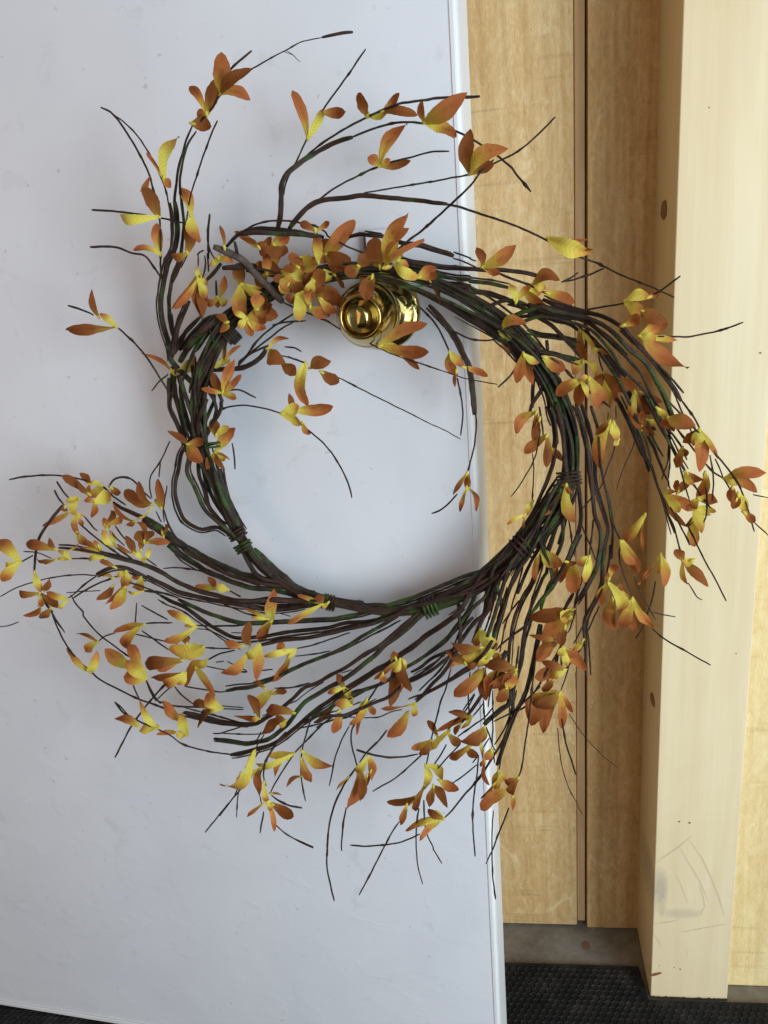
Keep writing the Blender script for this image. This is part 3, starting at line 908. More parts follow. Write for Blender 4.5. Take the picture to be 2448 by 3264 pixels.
6 5 t: G 260,520 320,622 370,710 418,782
5 6 t: G 330,640 370,742 430,862 510,962 590,1036 650,1086 790,1160 900,1212 1050,1266 1200,1330
5 4 t: i 250,1020 400,1036 550,1095
5 6 t: i 210,1142 350,1062
5 6 t: i 740,1096 900,1096 1100,1102
4 5 t: i 0,1500 180,1402 370,1342 530,1302 700,1276 870,1266 1020,1276
6 6 t: i 1250,1282 1080,1342 900,1432 775,1515
6 5 t: i 1020,1282 880,1380 800,1462 708,1522
4 4 t: i 705,1460 900,1442 1060,1436
5 5 t: i 1510,1440 1659,1456 f 400,1300
5 5 t: i 750,1480 800,1572 880,1659 G 540,672 630,782 720,852 835,940
5 5 t: G 940,1080 980,1172 1020,1222 1140,1258 1280,1266
6 5 t: i 1220,752 1300,862 1420,972
5 4 t: i 1160,802 1250,902 1320,962
6 6 t: i 1230,980 1400,1102
4 4 t: G -20,748 60,735 120,712
5 5 t: G 640,836 690,800 745,785
4 4 t: G 930,725 1000,716 1120,718
4 5 t: G 1270,736 1400,742 1560,736
4 4 t: G 1280,756 1360,770 1450,832 1560,892
4 5 t: G 820,782 920,802 1150,856
5 5 t: G 920,770 1090,892
5 5 t: G 1320,880 1520,886
7 6 t: G 1340,962 1420,920 1520,896
5 5 t: G 1400,974 1450,968
4 4 t: G 1330,996 1450,1022 1600,1036 e 80,1022
5 5 t: G 855,1100 875,1152 905,1215
6 6 t: G 745,1590 800,1482 850,1392 920,1292 1000,1192 1100,1092 1200,1040
5 5 t: G 1005,1225 1100,1140 1170,1080
5 5 t: G 945,1080 1000,1192 1040,1242
5 5 t: G 1130,1132 1180,1190 1250,1242
4 4 t: G 1140,1256 1350,1270 1440,1274
6 6 t: G 745,1230 800,1300 890,1350 1020,1410
12 14 k: G 1190,1300 1300,1330 1440,1365 1600,1382 j 180,370
5 4 t: e 170,1127 290,1132
5 5 t: e 420,1120 560,1106
4 4 t: e 0,645 250,642
4 4 t: e 120,716 250,722
4 5 t: e 800,966 950,952 1170,912
5 6 t: e 580,1306 750,1300 950,1252
4 4 t: e 1100,1240 950,1330 800,1450
5 5 t: e 90,265 220,342
4 4 t: e 640,516 750,546
4 4 t: e 1280,1150 1400,1110
10 12 k: h 150,430 100,480 50,610 0,730
5 5 t: h 160,435 90,575
13 12 k: h 510,530 420,645 340,725
13 13 k: h 180,930 100,1090 50,1260 20,1410 0,1520
10 12 k: h 300,1090 200,1200 100,1300 50,1410
24 24 k: h 480,1090 330,1230 220,1340 130,1450
13 13 k: h 400,1100 280,1200 160,1330 80,1450
7 7 t: h 560,1070 450,1180 330,1310 240,1410
7 7 t: h 600,1030 480,1120 400,1200
7 6 t: h 380,1210 420,1300 445,1380
22 24 w: h 432,352 560,400 700,470 830,580 930,700 1050,812 1165,935
6 5 t z=66: h 1165,940 1250,980 1350,1022 1500,1082 1659,1152 q 100,1115 230,1195 400,1290 560,1360 690,1425
5 5 t: E 780,582 850,622 930,652 1050,692 1200,742
4 4 n: E 1200,742 1350,792 1450,812 1565,832
18 17 k: h 530,580 640,572 780,560
6 6 t: h 390,10 375,150 370,290 400,400 442,475
13 11 k: h 575,352 650,272 740,192
12 11 k: h 660,300 692,430
16 17 k: h 700,540 900,562 1050,592 1200,622 1400,642
14 16 k: h 780,600 1000,640 1200,700 1400,760 1600,800 q 100,760
8 8 t: h 460,710 465,850 470,960
7 6 t: h 262,440 290,412 330,392
5 5 t: h 270,440 270,560
6 6 t: h 340,450 348,560 320,685
6 6 t: h 370,420 380,620
6 6 t: h 690,1592 800,1482 900,1342 1050,1212 1200,1112 1330,1032
7 6 t: h 690,1622 830,1472 1000,1342 1150,1222 1290,1142
6 6 t: h 1060,1182 1200,1150 1405,1136
8 7 t: h 700,1572 850,1472 1040,1386
15 16 k: h 690,1642 850,1582 950,1502 990,1432
6 6 t: h 1190,1412 1290,1422 1362,1462
5 5 t: h 1220,1512 1390,1582
4 5 t: E 100,637 210,656 320,692
5 4 t: E 535,788 740,892 920,982 1040,1040
4 3.5 n: E 1000,1022 1120,1082 1230,1132 1327,1187
6 5 t: g 790,1042 900,992 1060,966 1200,982 1350,1012 1490,1056
5 6 t: E 290,1092 380,1162 480,1262 560,1392 600,1482 622,1566
6 6 t: g 900,822 1010,802 1100,832 1212,887
6 6 t: g 960,1372 985,1502 990,1642
5 6 t: g 110,817 190,720 285,640
6 6 t: D 765,466 860,552 940,642 1000,732 1050,812 1095,885
8 6 t: D 442,322 520,345 605,382
15 14 k: g 295,680 300,850 300,980 350,1102 410,1232 460,1352 480,1390
13 13 k: g 420,740 430,900 470,1052 510,1182 545,1290
13 12 k: g 530,470 550,650 542,800 560,950 610,1120
16 15 k: g 800,350 730,550 680,690 620,820 570,1000
14 13 k: g 610,50 480,180 420,300 350,420
13 12 k: g 435,-10 370,180 345,340
20 18 k: g 700,120 590,250 480,390 410,520
6 6 t: g 325,0 345,190
7 7 t: g 905,0 750,170 640,320 580,400
8 7 t: g 700,140 760,252 792,335
11 11 k: g 835,870 845,950 825,1060
15 14 k: g 330,560 335,700 350,830 385,960 420,1090 450,1220 470,1370
14 13 k: g 400,640 450,800 500,960 560,1120 620,1260
13 12 k: g 560,900 520,1000 560,1130 640,1260
13 12 k: g 700,900 640,1040 600,1180 610,1300
12 11 k: g 770,860 740,1000 690,1120 650,1240
11 11 k: g 780,940 775,1100
6 6 t: E 1060,330 1150,422 1210,522 1255,622
6 5 t: E 1305,790 1340,1000 1326,1162
15 17 k: E 1120,320 1200,402 1280,502 1340,622 1385,722 1400,852 1412,962 1420,1025
16 8 k: E 1395,760 1405,850 1415,950 1422,1030
6 5 t: E 1422,1020 1428,1100 1415,1222 1385,1352 1365,1412
6 5 t: E 1305,1542 1240,1612 1185,1652 H 1137,10
6 6 t: E 1290,490 1380,536 1480,548 1560,536 1600,510
7 6 t: a 288,1442 400,1342 460,1262 492,1190
7 6 t: a 230,930 350,1032 450,1142 532,1225
6 4 g: q 870,730 980,790 1250,760 1450,872 1650,960 a 150,632 300,732 450,842 572,908
6 5 t: a 640,1252 700,1382 760,1522 800,1659
12 12 k: a 660,1430 652,1659
13 13 k: a 600,832 720,872 900,902 1050,927 1165,952
16 17 k: a 420,950 560,1012 720,1062 900,1092 1030,1132 1155,1165
15 14 k: a 815,1050 805,945
13 12 k: a 0,700 150,792 300,902 400,992 470,1092 545,1190
15 15 k: a 690,1060 780,1250 850,1402 900,1552 930,1659
14 14 k: a 730,1340 800,1502 830,1659
7 8 t: a 850,1130 950,1202 1080,1342 1200,1452 1350,1552 1480,1659
6 5 t: a 1100,590 1180,722 1260,882 1330,1022 1370,1172 1410,1302
7 6 t: a 960,330 1060,282 1135,228
6 7 t: a 960,330 1080,305 1250,252 1410,182
7 6 t: a 1120,640 1400,592 1640,552
6 6 t: F 900,252 960,226 1090,130
6 6 t: F 950,522 1060,522 1150,522 1350,482 1498,430
9 7 k: F 700,480 830,600 930,690 1010,770 1060,825 1112,888
12 6 k: F 600,640 680,762 760,880 850,1052 930,1212 980,1300
12 7 k: F 560,620 660,760 740,900 810,1060 870,1200 900,1330
8 6 t: E 1100,120 1180,200 1190,300
7 6 t: q 540,190 720,215
12 13 k: b 660,700 560,880 460,1020 c 700,20 600,180 520,330 460,470
12 13 k: b 620,760 500,960 c 640,40 500,220 400,380 d 1560,600 1500,760
12 13 k: b 600,800 420,1080 c 520,120 380,300 280,440 d 1500,480 1380,600 1280,720 1180,880
12 12 k: b 560,860 380,1120 c 430,180 250,360 d 1500,300 1350,460 1200,640 1080,790
12 12 k: b 520,900 300,1250 c 330,260 130,420 d 1330,300 1240,450 1120,560
13 13 k: b 680,800 640,960 c 900,-60 840,100 760,280 700,420
12 12 k: b 700,700 690,900 680,1060 c 980,-40 930,120
11 11 k: b 650,900 c 820,-80 740,110 640,300 560,480 500,640
11 11 k: b 630,850 c 770,-60 680,120 590,280 480,420 410,560
9 8 k: b 600,900 450,1120 c 560,100 470,260 350,420 250,560
"""
LEAF_TEXT = """
A 1430,610 | 1435,335,105,o | 1625,650,80,o | 1640,450,75,r
A 1340,740 | 1395,510,85,r | 1225,560,60,o | 1275,750,60,r
A 1240,800 | 1370,820,95,r
A 1060,1160 | 1160,885,85,y | 950,990,32,o | 1110,1215,55,o
A 1030,1405 | 782,1400,75,y | 922,1200,95,r
A 920,1230 | 975,1135,35,o
A 1035,1650 | 1015,1445,80,o | 865,1620,45,o
A 1240,1400 | 1165,1215,75,o | 1290,1575,85,m
A 1215,1640 | 1225,1450,85,r | 1095,1650,60,o
D 755,460 | 425,480,62,r | 645,370,45,y
D 640,395 | 595,215,45,r
D 1110,750 | 1265,640,75,y | 905,630,32,o | 1155,770,40,y
D 1285,100 | 1110,345,42,o | 1310,410,80,r | 1345,180,30,y
g 490,1380 | 280,1240,80,r | 660,1340,100,r | 650,1575,150,o
g 790,1290 | 750,1110,120,r | 930,1190,80,y
g 780,1470 | 1000,1205,130,o | 690,1645,100,m | 890,1655,60,r | 940,1545,30,o | 880,1560,60,y
g 860,840 | 990,480,110,o | 630,790,60,o | 1010,895,90,m | 1060,640,70,o | 750,620,100,r
g 870,530 | 900,270,50,r | 1060,330,42,o | 715,540,60,y | 830,470,50,y | 940,480,50,y
h 720,760 | 690,520,150,r | 750,1140,140,o
h 780,1110 | 840,1305,85,o | 1120,1085,150,o | 640,1030,70,y | 990,1220,90,m | 700,1220,60,y
h 730,745 | 940,800,50,y | 900,980,150,r | 1040,900,80,m | 990,1010,130,r
h 265,690 | 20,1020,60,o | 310,1120,110,r | 370,755,45,y | 330,900,80,y | 265,560,30,y
h 490,900 | 555,655,60,o | 330,920,80,o | 560,980,70,y | 470,1000,60,o
h 490,480 | 390,560,60,y | 650,525,70,m | 500,430,50,y
h 550,370 | 497,125,38,r
h 920,370 | 655,190,62,o | 1050,250,65,r | 760,260,60,r
h 1050,570 | 940,360,70,o | 1150,370,70,o | 880,520,70,r
h 1060,320 | 1235,230,110,o | 920,430,120,r | 1225,410,120,r | 1080,480,130,r
h 1165,612 | 1520,540,150,y | 1420,700,130,y | 1300,830,120,m
h 1540,520 | 1510,180,90,m | 1659,270,150,o | 1350,480,100,o
h 1510,190 | 1345,100,65,r | 1655,85,50,o
h 1330,570 | 1165,590,80,r | 1260,410,110,r
h 1230,740 | 1060,680,80,r | 1150,850,120,y | 1400,880,110,r
h 1310,870 | 1500,880,130,y | 1340,1145,110,y | 1190,900,90,r
h 1450,1000 | 1640,1090,110,o | 1460,800,90,o | 1300,930,80,r
h 1580,620 | 1659,720,120,y | 1400,760,150,r
q 130,430 | 435,75,185,o | 400,525,170,r | 60,520,120,o
q 0,800 | 290,975,150,o | 160,1095,80,o | 60,700,90,m
q 210,640 | 340,800,45,r | 60,640,100,y | 350,600,90,r
q 700,580 | 640,250,155,r
q 760,540 | 1000,-5,110,m | 1010,155,110,o | 1170,280,75,o | 770,600,90,y | 900,300,90,y
q 880,500 | 1010,560,100,m | 920,400,80,y
q 850,540 | 1110,690,95,y
q 1100,680 | 1300,570,100,o | 1310,650,70,o
q 620,660 z=80 | 550,935,135,r
q 620,650 | 860,710,70,y | 480,690,70,r
q 1230,730 | 1335,960,40,r
q 690,1400 z=70 | 1205,1165,125,o | 1220,1470,110,o | 940,1500,90,y
q 900,1490 | 1120,1655,55,r
B 335,900 | 235,585,62,o | 430,710,60,y
B 420,730 | 580,720,62,r
B 720,752 | 665,600,90,r | 850,735,45,y
B 820,725 | 930,603,65,o | 1050,748,62,r
B 1090,790 | 1372,598,110,o | 1075,650,50,o | 1300,885,90,m | 1170,690,70,y
B 800,1075 | 980,800,80,o | 722,1020,70,o | 1005,1040,58,r | 870,1030,50,m
B 1385,1125 | 1390,835,95,r | 1640,960,95,m | 1545,1060,70,r | 1460,980,60,y
C 235,1545 | 530,1640,110,y | 500,1550,35,o | 525,1620,30,o
a 120,170 | 485,-65,150,m | 60,-40,90,r | 315,245,75,o
a 480,540 | 415,345,90,y | 640,370,70,m
a 560,415 | 835,720,130,m | 850,640,110,o | 760,430,100,y
a 660,350 | 945,310,160,r | 800,400,100,y
a 800,440 | 1100,545,200,o
a 310,850 | 595,770,130,m | 775,1025,190,y | 430,1105,55,m
a 560,1085 | 485,1400,115,o | 665,1425,100,o | 730,1180,80,y
a 770,1120 | 1005,1260,150,o
a 1155,840 | 1320,1050,55,y | 1220,1180,110,r
a 1300,1030 | 1465,1075,85,o
a 1190,1160 | 1330,1330,60,y | 1080,1310,140,m
a 1160,1370 | 905,1530,160,o | 1130,1650,130,o | 1245,1570,60,y
F 595,760 | 840,825,95,r | 640,980,65,y | 530,860,70,r | 672,945,45,o
F 500,790 | 560,990,100,o | 440,810,60,m
F 735,290 | 900,270,70,y | 880,380,80,m
F 840,350 | 1000,430,100,r
F 880,270 | 965,235,40,o
F 712,452 | 830,400,72,o
F 828,520 | 1012,435,75,o | 1145,725,105,o | 1075,545,40,y | 930,560,70,y
F 795,878 | 900,1025,110,r | 850,1130,105,o | 770,1060,60,m | 975,950,55,o
F 840,1120 | 850,1000,40,o
F 870,1060 | 920,1165,60,r | 940,1090,45,y
F 940,985 | 1005,1045,55,y
F 1010,1045 | 1192,1115,110,o | 1050,1140,65,r | 990,1120,60,r
F 1215,1125 | 1105,1210,75,r | 1215,1400,105,o | 1335,1315,45,m | 1170,1230,80,y
F 1105,1245 | 1058,1370,75,o | 1130,1300,40,r
F 1378,1440 | 1650,1405,80,o | 1590,1530,70,o | 1470,1480,50,y
F 1430,1490 | 1422,1600,60,r
F 1465,1540 | 1525,1659,70,y | 1430,1640,60,r
l 780,1010 | 980,1090,110,o | 870,1150,70,y
l 990,1020 | 900,1300,130,m | 1000,1100,60,y
l 920,1290 | 1130,1330,130,o | 870,1400,110,m
l 700,1230 | 700,1095,80,r | 850,1100,90,r
l 565,1250 | 720,1440,110,y | 800,1590,70,r | 860,1420,120,o | 700,1220,60,m
l 870,1390 | 1112,1430,75,y | 960,1659,110,y | 800,1360,90,r
I 1190,20 | 1180,225,70,m | 1130,95,40,r | 1290,20,50,y
I 1105,315 | 1058,240,65,r | 1275,487,65,r | 1140,472,38,m
I 1175,310 | 1110,340,60,y
I 1500,0 | 1575,70,55,o
b 365,40 | 148,275,115,o | 335,350,85,r
b 400,110 | 350,340,80,r
b 475,290 | 240,485,125,o | 470,632,90,r
b 515,420 | 640,560,90,o
b 1140,140 | 1030,640,150,m | 985,290,80,r
b 1180,150 | 1220,350,110,y
b 1230,340 | 1180,400,60,y
b 680,815 | 455,1140,125,m | 765,1215,125,m | 740,910,60,o
b 325,990 | 260,1140,70,y
b 240,1130 | 52,1235,48,y | 225,1280,32,o
b 1512,1130 | 1260,1445,110,m | 1490,1545,32,m
I 705,190 | 815,400,95,o | 750,310,30,y | 800,340,60,m
I 190,250 | 330,350,100,m | 150,465,38,o | 270,430,60,m
I 345,320 | 420,330,50,r
I 400,330 | 390,530,100,o | 310,460,60,o
I 500,290 | 482,460,75,y | 420,340,60,m
I 625,460 | 692,640,80,y | 575,605,60,m | 765,560,38,y
I 665,490 | 720,490,55,r
I 625,440 | 690,350,45,o | 620,390,35,o
I 650,560 | 670,770,80,r
I 780,560 | 915,750,60,m | 690,755,80,o | 800,770,75,r | 740,640,60,y
I 962,275 | 985,500,58,m | 820,470,22,o | 940,400,40,y
I 400,632 | 98,685,95,r | 330,720,110,y
I 380,680 | 195,855,130,m
I 345,740 | 320,870,65,r
I 300,830 | 160,970,90,o | 108,795,40,r | 230,850,70,r
I 460,830 | 395,900,40,y
I 330,880 | 490,1030,85,o | 360,1000,45,y | 300,930,50,y | 440,930,60,o
I 345,1020 | 148,1075,110,r | 190,970,60,r | 260,1080,80,y
I 270,1080 | 200,1165,60,r
I 310,1170 | 120,1385,130,o | 130,1260,90,r | 200,1435,85,o | 320,1405,55,o | 395,1300,38,o | 240,1190,50,y
d 1430,690 | 1600,890,150,y | 1380,860,80,m
d 1440,870 | 1110,815,115,r
d 1575,925 | 1050,1120,90,m | 1130,1050,100,y | 1400,1080,80,y | 1430,960,140,y
d 1560,930 | 1620,1090,110,r | 1659,1050,100,o
d 1280,1050 | 1390,1060,90,r | 1050,900,110,r
d 1480,1100 | 1150,1395,150,o | 1495,1440,85,r | 1490,1260,70,y | 1340,1200,100,m
c 480,1440 | 130,1385,150,r | 180,1650,150,o | 330,1600,80,r | 400,1655,60,y
d 1640,1100 | 1500,1430,120,o | 1659,1420,90,r
d 580,1000 | 305,1215,60,o | 480,1505,155,r | 700,1335,140,r | 590,1350,60,m | 500,1130,90,y | 650,1100,80,y
d 540,1000 | 510,925,65,r
d 400,1150 | 420,1250,90,o
k 410,140 | 45,200,45,m | 395,280,70,m
k 330,230 | 110,495,135,o
k 1010,280 | 755,230,100,r | 640,435,80,o | 890,410,45,y
k 890,360 | 815,450,80,r
k 770,430 | 570,640,85,y
k 760,460 | 890,565,100,o
k 650,500 | 535,320,70,r
k 580,530 | 365,625,80,m | 450,685,90,r
k 1145,390 | 880,540,150,r | 1100,560,70,m
k 1020,560 | 770,725,80,o
k 940,620 | 1080,700,90,r
k 1085,540 | 1130,800,42,m
k 1220,620 | 1150,740,90,m
k 1150,740 | 1195,1010,48,r | 1100,810,60,r
k 1290,860 | 1260,1080,85,y | 1370,960,80,y | 1215,1000,60,m
k 1250,980 | 1100,1150,40,o
k 1500,930 | 1360,980,120,r | 1440,1110,90,r
k 1400,1040 | 1100,1265,135,o
k 1440,1110 | 1440,1280,55,o
k 520,795 | 500,1060,90,y | 700,950,100,y
k 660,950 | 875,1055,110,o
k 510,1000 | 405,1275,75,r
k 600,1010 | 750,1245,95,r | 560,1240,90,r
k 430,1120 | 105,1180,90,r | 310,1230,50,y
k 320,1210 | 250,1425,75,o
k 710,1355 | 305,1490,90,m | 455,1590,80,m | 540,1260,80,r | 600,1280,80,y
j 370,640 | 2,990,135,m | 290,830,60,y
j 280,820 | 262,1010,55,o
j 220,880 | 200,970,35,o
j 430,820 | 278,1010,70,m | 420,1125,105,o
j 785,670 | 385,780,85,y | 500,700,80,y
j 730,720 | 580,940,75,m
j 870,640 | 1205,800,110,m
j 860,720 | 965,975,100,o
j 865,905 | 705,1028,45,r
j 470,970 | 510,1170,60,m
j 500,1170 | 288,1335,38,o | 580,1495,60,m | 545,1280,80,y
j 550,1200 | 785,1340,120,r
j 540,1090 | 660,1110,25,o
j 1570,700 | 1440,860,90,y | 1610,960,90,o
j 1460,800 | 1350,1255,150,o | 1500,1160,90,r
j 1560,900 | 1490,1175,70,r
j 1600,850 | 1550,1020,45,r
j 1360,920 | 1232,1060,30,o
j 1560,90 | 1370,370,80,m | 1440,300,60,y
j 1560,120 | 1450,475,70,m | 1645,260,70,o
j 1360,50 | 1390,170,70,y | 1290,60,100,m
j 1390,160 | 1210,140,110,m
j 1270,210 | 1205,458,110,o
j 1210,170 | 1010,350,60,r
e 1310,1300 | 1230,1145,90,r | 1140,1360,70,m | 1380,1400,80,y
j 790,240 | 490,210,120,r | 620,180,60,r
j 700,320 | 440,460,110,r | 590,280,70,r | 640,400,60,y
j 560,10 | 365,250,120,m
j 570,40 | 715,15,75,r
e 480,1310 | 345,1240,60,r
j 420,300 | 300,45,90,r | 150,270,60,r | 330,330,60,m
e 800,892 | 460,975,75,y | 720,990,90,y
e 740,960 | 565,1245,95,m
e 690,900 | 610,840,110,o
e 420,840 | 300,990,90,y | 390,1225,130,m
e 300,930 | 15,1145,120,o
e 250,860 | 50,820,80,o
e 320,860 | 320,590,110,r
e 560,580 | 580,255,125,m
e 510,575 | 265,460,70,m | 330,555,40,y
e 550,590 | 430,820,120,m | 370,780,60,r
e 1150,400 | 1090,470,50,y
e 1080,420 | 820,320,50,m | 720,625,75,m | 1045,310,95,r
f 1085,1260 | 950,1210,90,y
f 960,1250 | 730,1215,80,m | 870,1120,70,r
G 1270,742 | 1080,640,48,m | 1060,838,55,m | 1190,740,30,y
i 1075,325 | 930,440,120,y | 950,290,60,y
i 950,420 | 655,215,85,r | 820,300,60,r
i 950,310 | 840,190,80,r | 940,400,50,r
i 1000,500 | 1175,430,150,y | 960,665,85,o | 890,480,70,o
i 840,460 | 700,500,80,y | 780,640,80,y
i 740,600 | 440,755,65,o
i 690,540 | 680,600,70,r
i 790,640 | 890,640,60,y | 830,850,70,o | 880,750,45,o
i 800,800 | 1000,985,85,o | 760,730,50,o
i 1040,960 | 1060,1020,40,y
i 1170,340 | 1255,430,95,r
i 1600,520 | 1315,370,125,r | 1460,275,80,r | 1380,500,110,o
i 1600,560 | 1440,680,28,y
f 380,400 | 345,80,90,r | 310,300,50,y
i 1215,970 | 1080,790,75,y | 1170,800,60,y
i 1130,800 | 1100,660,70,o | 1200,590,50,r
i 1100,740 | 1300,650,75,o | 1180,580,50,r
i 1430,710 | 1190,500,48,r | 1330,740,60,o
i 1520,1130 | 1400,1020,60,y | 1590,980,50,y
i 1420,1040 | 1330,850,80,r | 1230,940,40,r
i 1490,1020 | 1510,880,70,r
f 230,760 | 470,755,75,o
f 200,760 | 130,540,60,r | 120,640,140,r | 290,640,80,r
f 400,710 | 440,565,50,r | 380,600,30,y
i 740,1100 | 600,1100,50,y | 610,1010,60,y
i 590,1110 | 395,1100,60,r
i 590,1000 | 275,930,115,r | 520,875,60,r
i 670,1040 | 830,900,28,m
i 1110,1090 | 760,1010,75,m | 940,1110,60,y
i 1060,1000 | 885,900,70,m | 990,900,50,m
i 212,1132 | -20,900,150,m | 20,1340,120,m | 60,1180,90,y
i 365,1240 | 435,1460,80,y
i 420,1465 | 205,1445,80,r | 600,1620,90,r
i 470,1430 | 520,1305,85,r
i 420,1500 | 440,1610,70,o
i 420,1590 | 240,1700,90,o
G 330,620 | 260,690,55,r
i 712,1525 | 490,1450,80,m | 600,1610,60,y
i 1220,1190 | 1050,1125,70,o
i 1330,1230 | 1280,1400,120,m | 1240,1290,60,y
i 1320,1400 | 1165,1640,120,m | 1110,1580,90,o
i 1200,1380 | 1018,1535,90,r
i 1505,1440 | 1350,1440,42,y
i 1490,1290 | 1445,1425,110,o | 1390,1300,60,o
i 1200,1300 | 1020,1275,50,m
G 935,728 | 735,775,48,m
G 910,740 | 825,890,70,o
G 632,840 | 490,792,32,r | 550,900,60,m
G 582,1037 | 430,880,38,m | 630,900,75,y
G 945,1080 | 800,1070,110,m | 820,960,100,y
G 850,1010 | 678,885,90,m
G 910,1010 | 850,855,75,o
G 1315,872 | 1090,890,100,y | 1220,960,110,y
G 1180,960 | 940,975,90,r | 1020,1030,70,o
G 1210,860 | 1215,798,60,r
G 1342,958 | 1200,1130,70,m | 1280,1010,60,y
G 1200,1040 | 980,1075,45,r | 1060,1110,70,m | 1150,1120,80,y
G 1270,1010 | 1390,1195,60,m
G 1440,1270 | 1340,1175,75,m | 1360,1290,60,y
G 1370,1270 | 1250,1245,55,r | 1280,1400,55,r
G 1030,1395 | 905,1215,45,y | 900,1420,80,y
G 900,1390 | 740,1340,80,o
G 1212,1445 | 1140,1440,50,y | 1180,1300,65,y
G 1180,1350 | 1050,1225,75,o
G 1150,1430 | 1010,1442,35,o
E 165,1022 | 280,970,90,y | 300,1090,70,y
E 260,1000 | 500,975,95,o
E 230,990 | 212,888,40,r
E 300,1080 | 352,1158,38,o
E 320,695 | 335,970,95,m
E 350,725 | 487,680,80,r
E 420,750 | 540,820,80,r
E 75,600 | 215,535,40,o
E 90,610 | 195,700,100,r
E 170,700 | 258,775,75,r
E 1255,622 | 1300,780,70,m | 1340,720,60,m
E 1340,720 | 1507,780,48,o
E 1300,740 | 1290,850,26,r
E 1368,1405 | 1275,1550,35,r | 1365,1520,45,r
E 1365,1500 | 1320,1659,30,o | 1425,1659,35,o
H 880,960 | 890,900,60,r
H 1630,1140 | 1659,1060,90,o | 1560,1230,70,r
h 1000,640 | 880,760,110,r | 1120,560,110,r | 1000,470,90,o
h 880,1020 | 1060,960,110,r | 860,860,110,m | 990,1160,100,o
h 1250,620 | 1400,560,110,o | 1350,470,90,r | 1180,760,110,m
h 1480,700 | 1620,620,130,r | 1600,820,120,o | 1430,900,90,m
q 60,900 | 220,830,90,r | 240,1060,90,o
q 480,560 | 560,420,110,r | 330,640,120,r
h 580,1150 | 460,1080,70,r | 500,1260,70,m
"""

# ---------------------------------------------------------------- the wreath
# Measured runs of the vine twigs and leaves: crop letter, then points in that crop of the survey picture.
CROPS = {}
for i_, ch in enumerate('ABCDEFGHIJKL'):
    CROPS[ch] = (816 * (i_ % 3), 816 * (i_ // 3), 816 / 1659)
for ch, (x, y) in dict(a=(1500, 800), b=(1600, 1300), c=(1500, 1700), d=(1100, 1800), e=(700, 1800), f=(400, 1500), g=(450, 1000),
                       h=(550, 680), i=(0, 1450), j=(700, 2200), k=(1200, 2200), l=(1948, 1200), m=(1400, 0), n=(1400, 2764), q=(1000, 680)).items():
    CROPS[ch] = (x, y, 500 / 1659)
def conv(ch, tok):
    x, y = tok.split(',')[:2]
    ox, oy, s = CROPS[ch]
    return (ox + float(x) * s, oy + float(y) * s)
rnd = random.Random(11)
RC = (1180.0, 1420.0)                                      # middle of the ring
# centre line of the ring: x, y, half thickness (in survey pixels)
RING = [(1219, 870, 40), (1350, 905, 56), (1500, 980, 66), (1640, 1075, 60), (1745, 1200, 50), (1805, 1340, 42), (1822, 1450, 40), (1806, 1560, 42), (1750, 1650, 46), (1690, 1715, 48), (1610, 1795, 44),
        (1520, 1860, 34), (1430, 1905, 30), (1350, 1935, 24), (1240, 1950, 16), (1150, 1940, 14), (1060, 1920, 14), (985, 1898, 16), (925, 1872, 18), (860, 1825, 20), (800, 1765, 19), (752, 1690, 20), (720, 1620, 26),
        (690, 1540, 26), (650, 1440, 36), (630, 1350, 46), (622, 1260, 52), (640, 1180, 52), (680, 1090, 48), (740, 1010, 40), (830, 950, 34), (930, 900, 32), (1060, 868, 34), (1150, 862, 34)]
def ring_at(s):
    s = (s % 1.0) * len(RING)
    i = int(s); t = s - i
    n = len(RING)
    P = [RING[(i + k) % n] for k in (-1, 0, 1, 2)]
    out = []
    for c in range(3):
        a, b, c2, d = (p[c] for p in P)
        out.append(0.5 * (2 * b + (c2 - a) * t + (2 * a - 5 * b + 4 * c2 - d) * t * t + (3 * b - a - 3 * c2 + d) * t ** 3))
    return out
RINGPTS = [ring_at(k / 160) for k in range(160)]
Z_RING = 0.044
def ring_dist(x, y):
    best = 1e9
    for (rx, ry, rr_) in RINGPTS:
        d = math.hypot(x - rx, y - ry) - rr_
        if d < best:
            best = d
    return max(best, 0.0)
def zfield(x, y):
    """height above the door face: the bundle hangs close to the door, the free tips spring forward"""
    d = ring_dist(x, y) * 0.00029
    nz = noise.noise(Vector((x * 0.0035, y * 0.0035, 2.7)))
    nz2 = noise.noise(Vector((x * 0.011, y * 0.011, 8.1)))
    return Z_RING + d * (0.20 + 0.42 * nz) + 0.006 * nz2
def P3(x, y, v):
    return DOOR.hit(x, y, v)
def px2m(P):
    d = RM.transposed() @ (P - CAM_POS)
    return d.z / F_PX
def spline(pts, step):
    """centripetal-ish Catmull-Rom through tuples of any length"""
    out = []
    n = len(pts)
    for i in range(n - 1):
        p0 = pts[i - 1] if i > 0 else tuple(2 * a - b for a, b in zip(pts[0], pts[1]))
        p1, p2 = pts[i], pts[i + 1]
        p3 = pts[i + 2] if i + 2 < n else tuple(2 * a - b for a, b in zip(pts[-1], pts[-2]))
        L = math.dist(p1[:2], p2[:2])
        k = max(1, int(L / step))
        for j in range(k):
            t = j / k
            out.append(tuple(0.5 * (2 * b + (c - a) * t + (2 * a - 5 * b + 4 * c - d) * t * t + (3 * b - a - 3 * c + d) * t ** 3) for a, b, c, d in zip(p0, p1, p2, p3)))
    out.append(tuple(pts[-1]))
    return out
UVOF = {}
def tube_uv(path, sides, closed=True):
    out, L, o = [], 0.0, rnd.uniform(0, 9)
    for i in range(len(path)):
        if i:
            L += (path[i] - path[i - 1]).length
        for k in range(sides):
            out.append((L + o, abs(2 * k / sides - 1) + o))
    return out
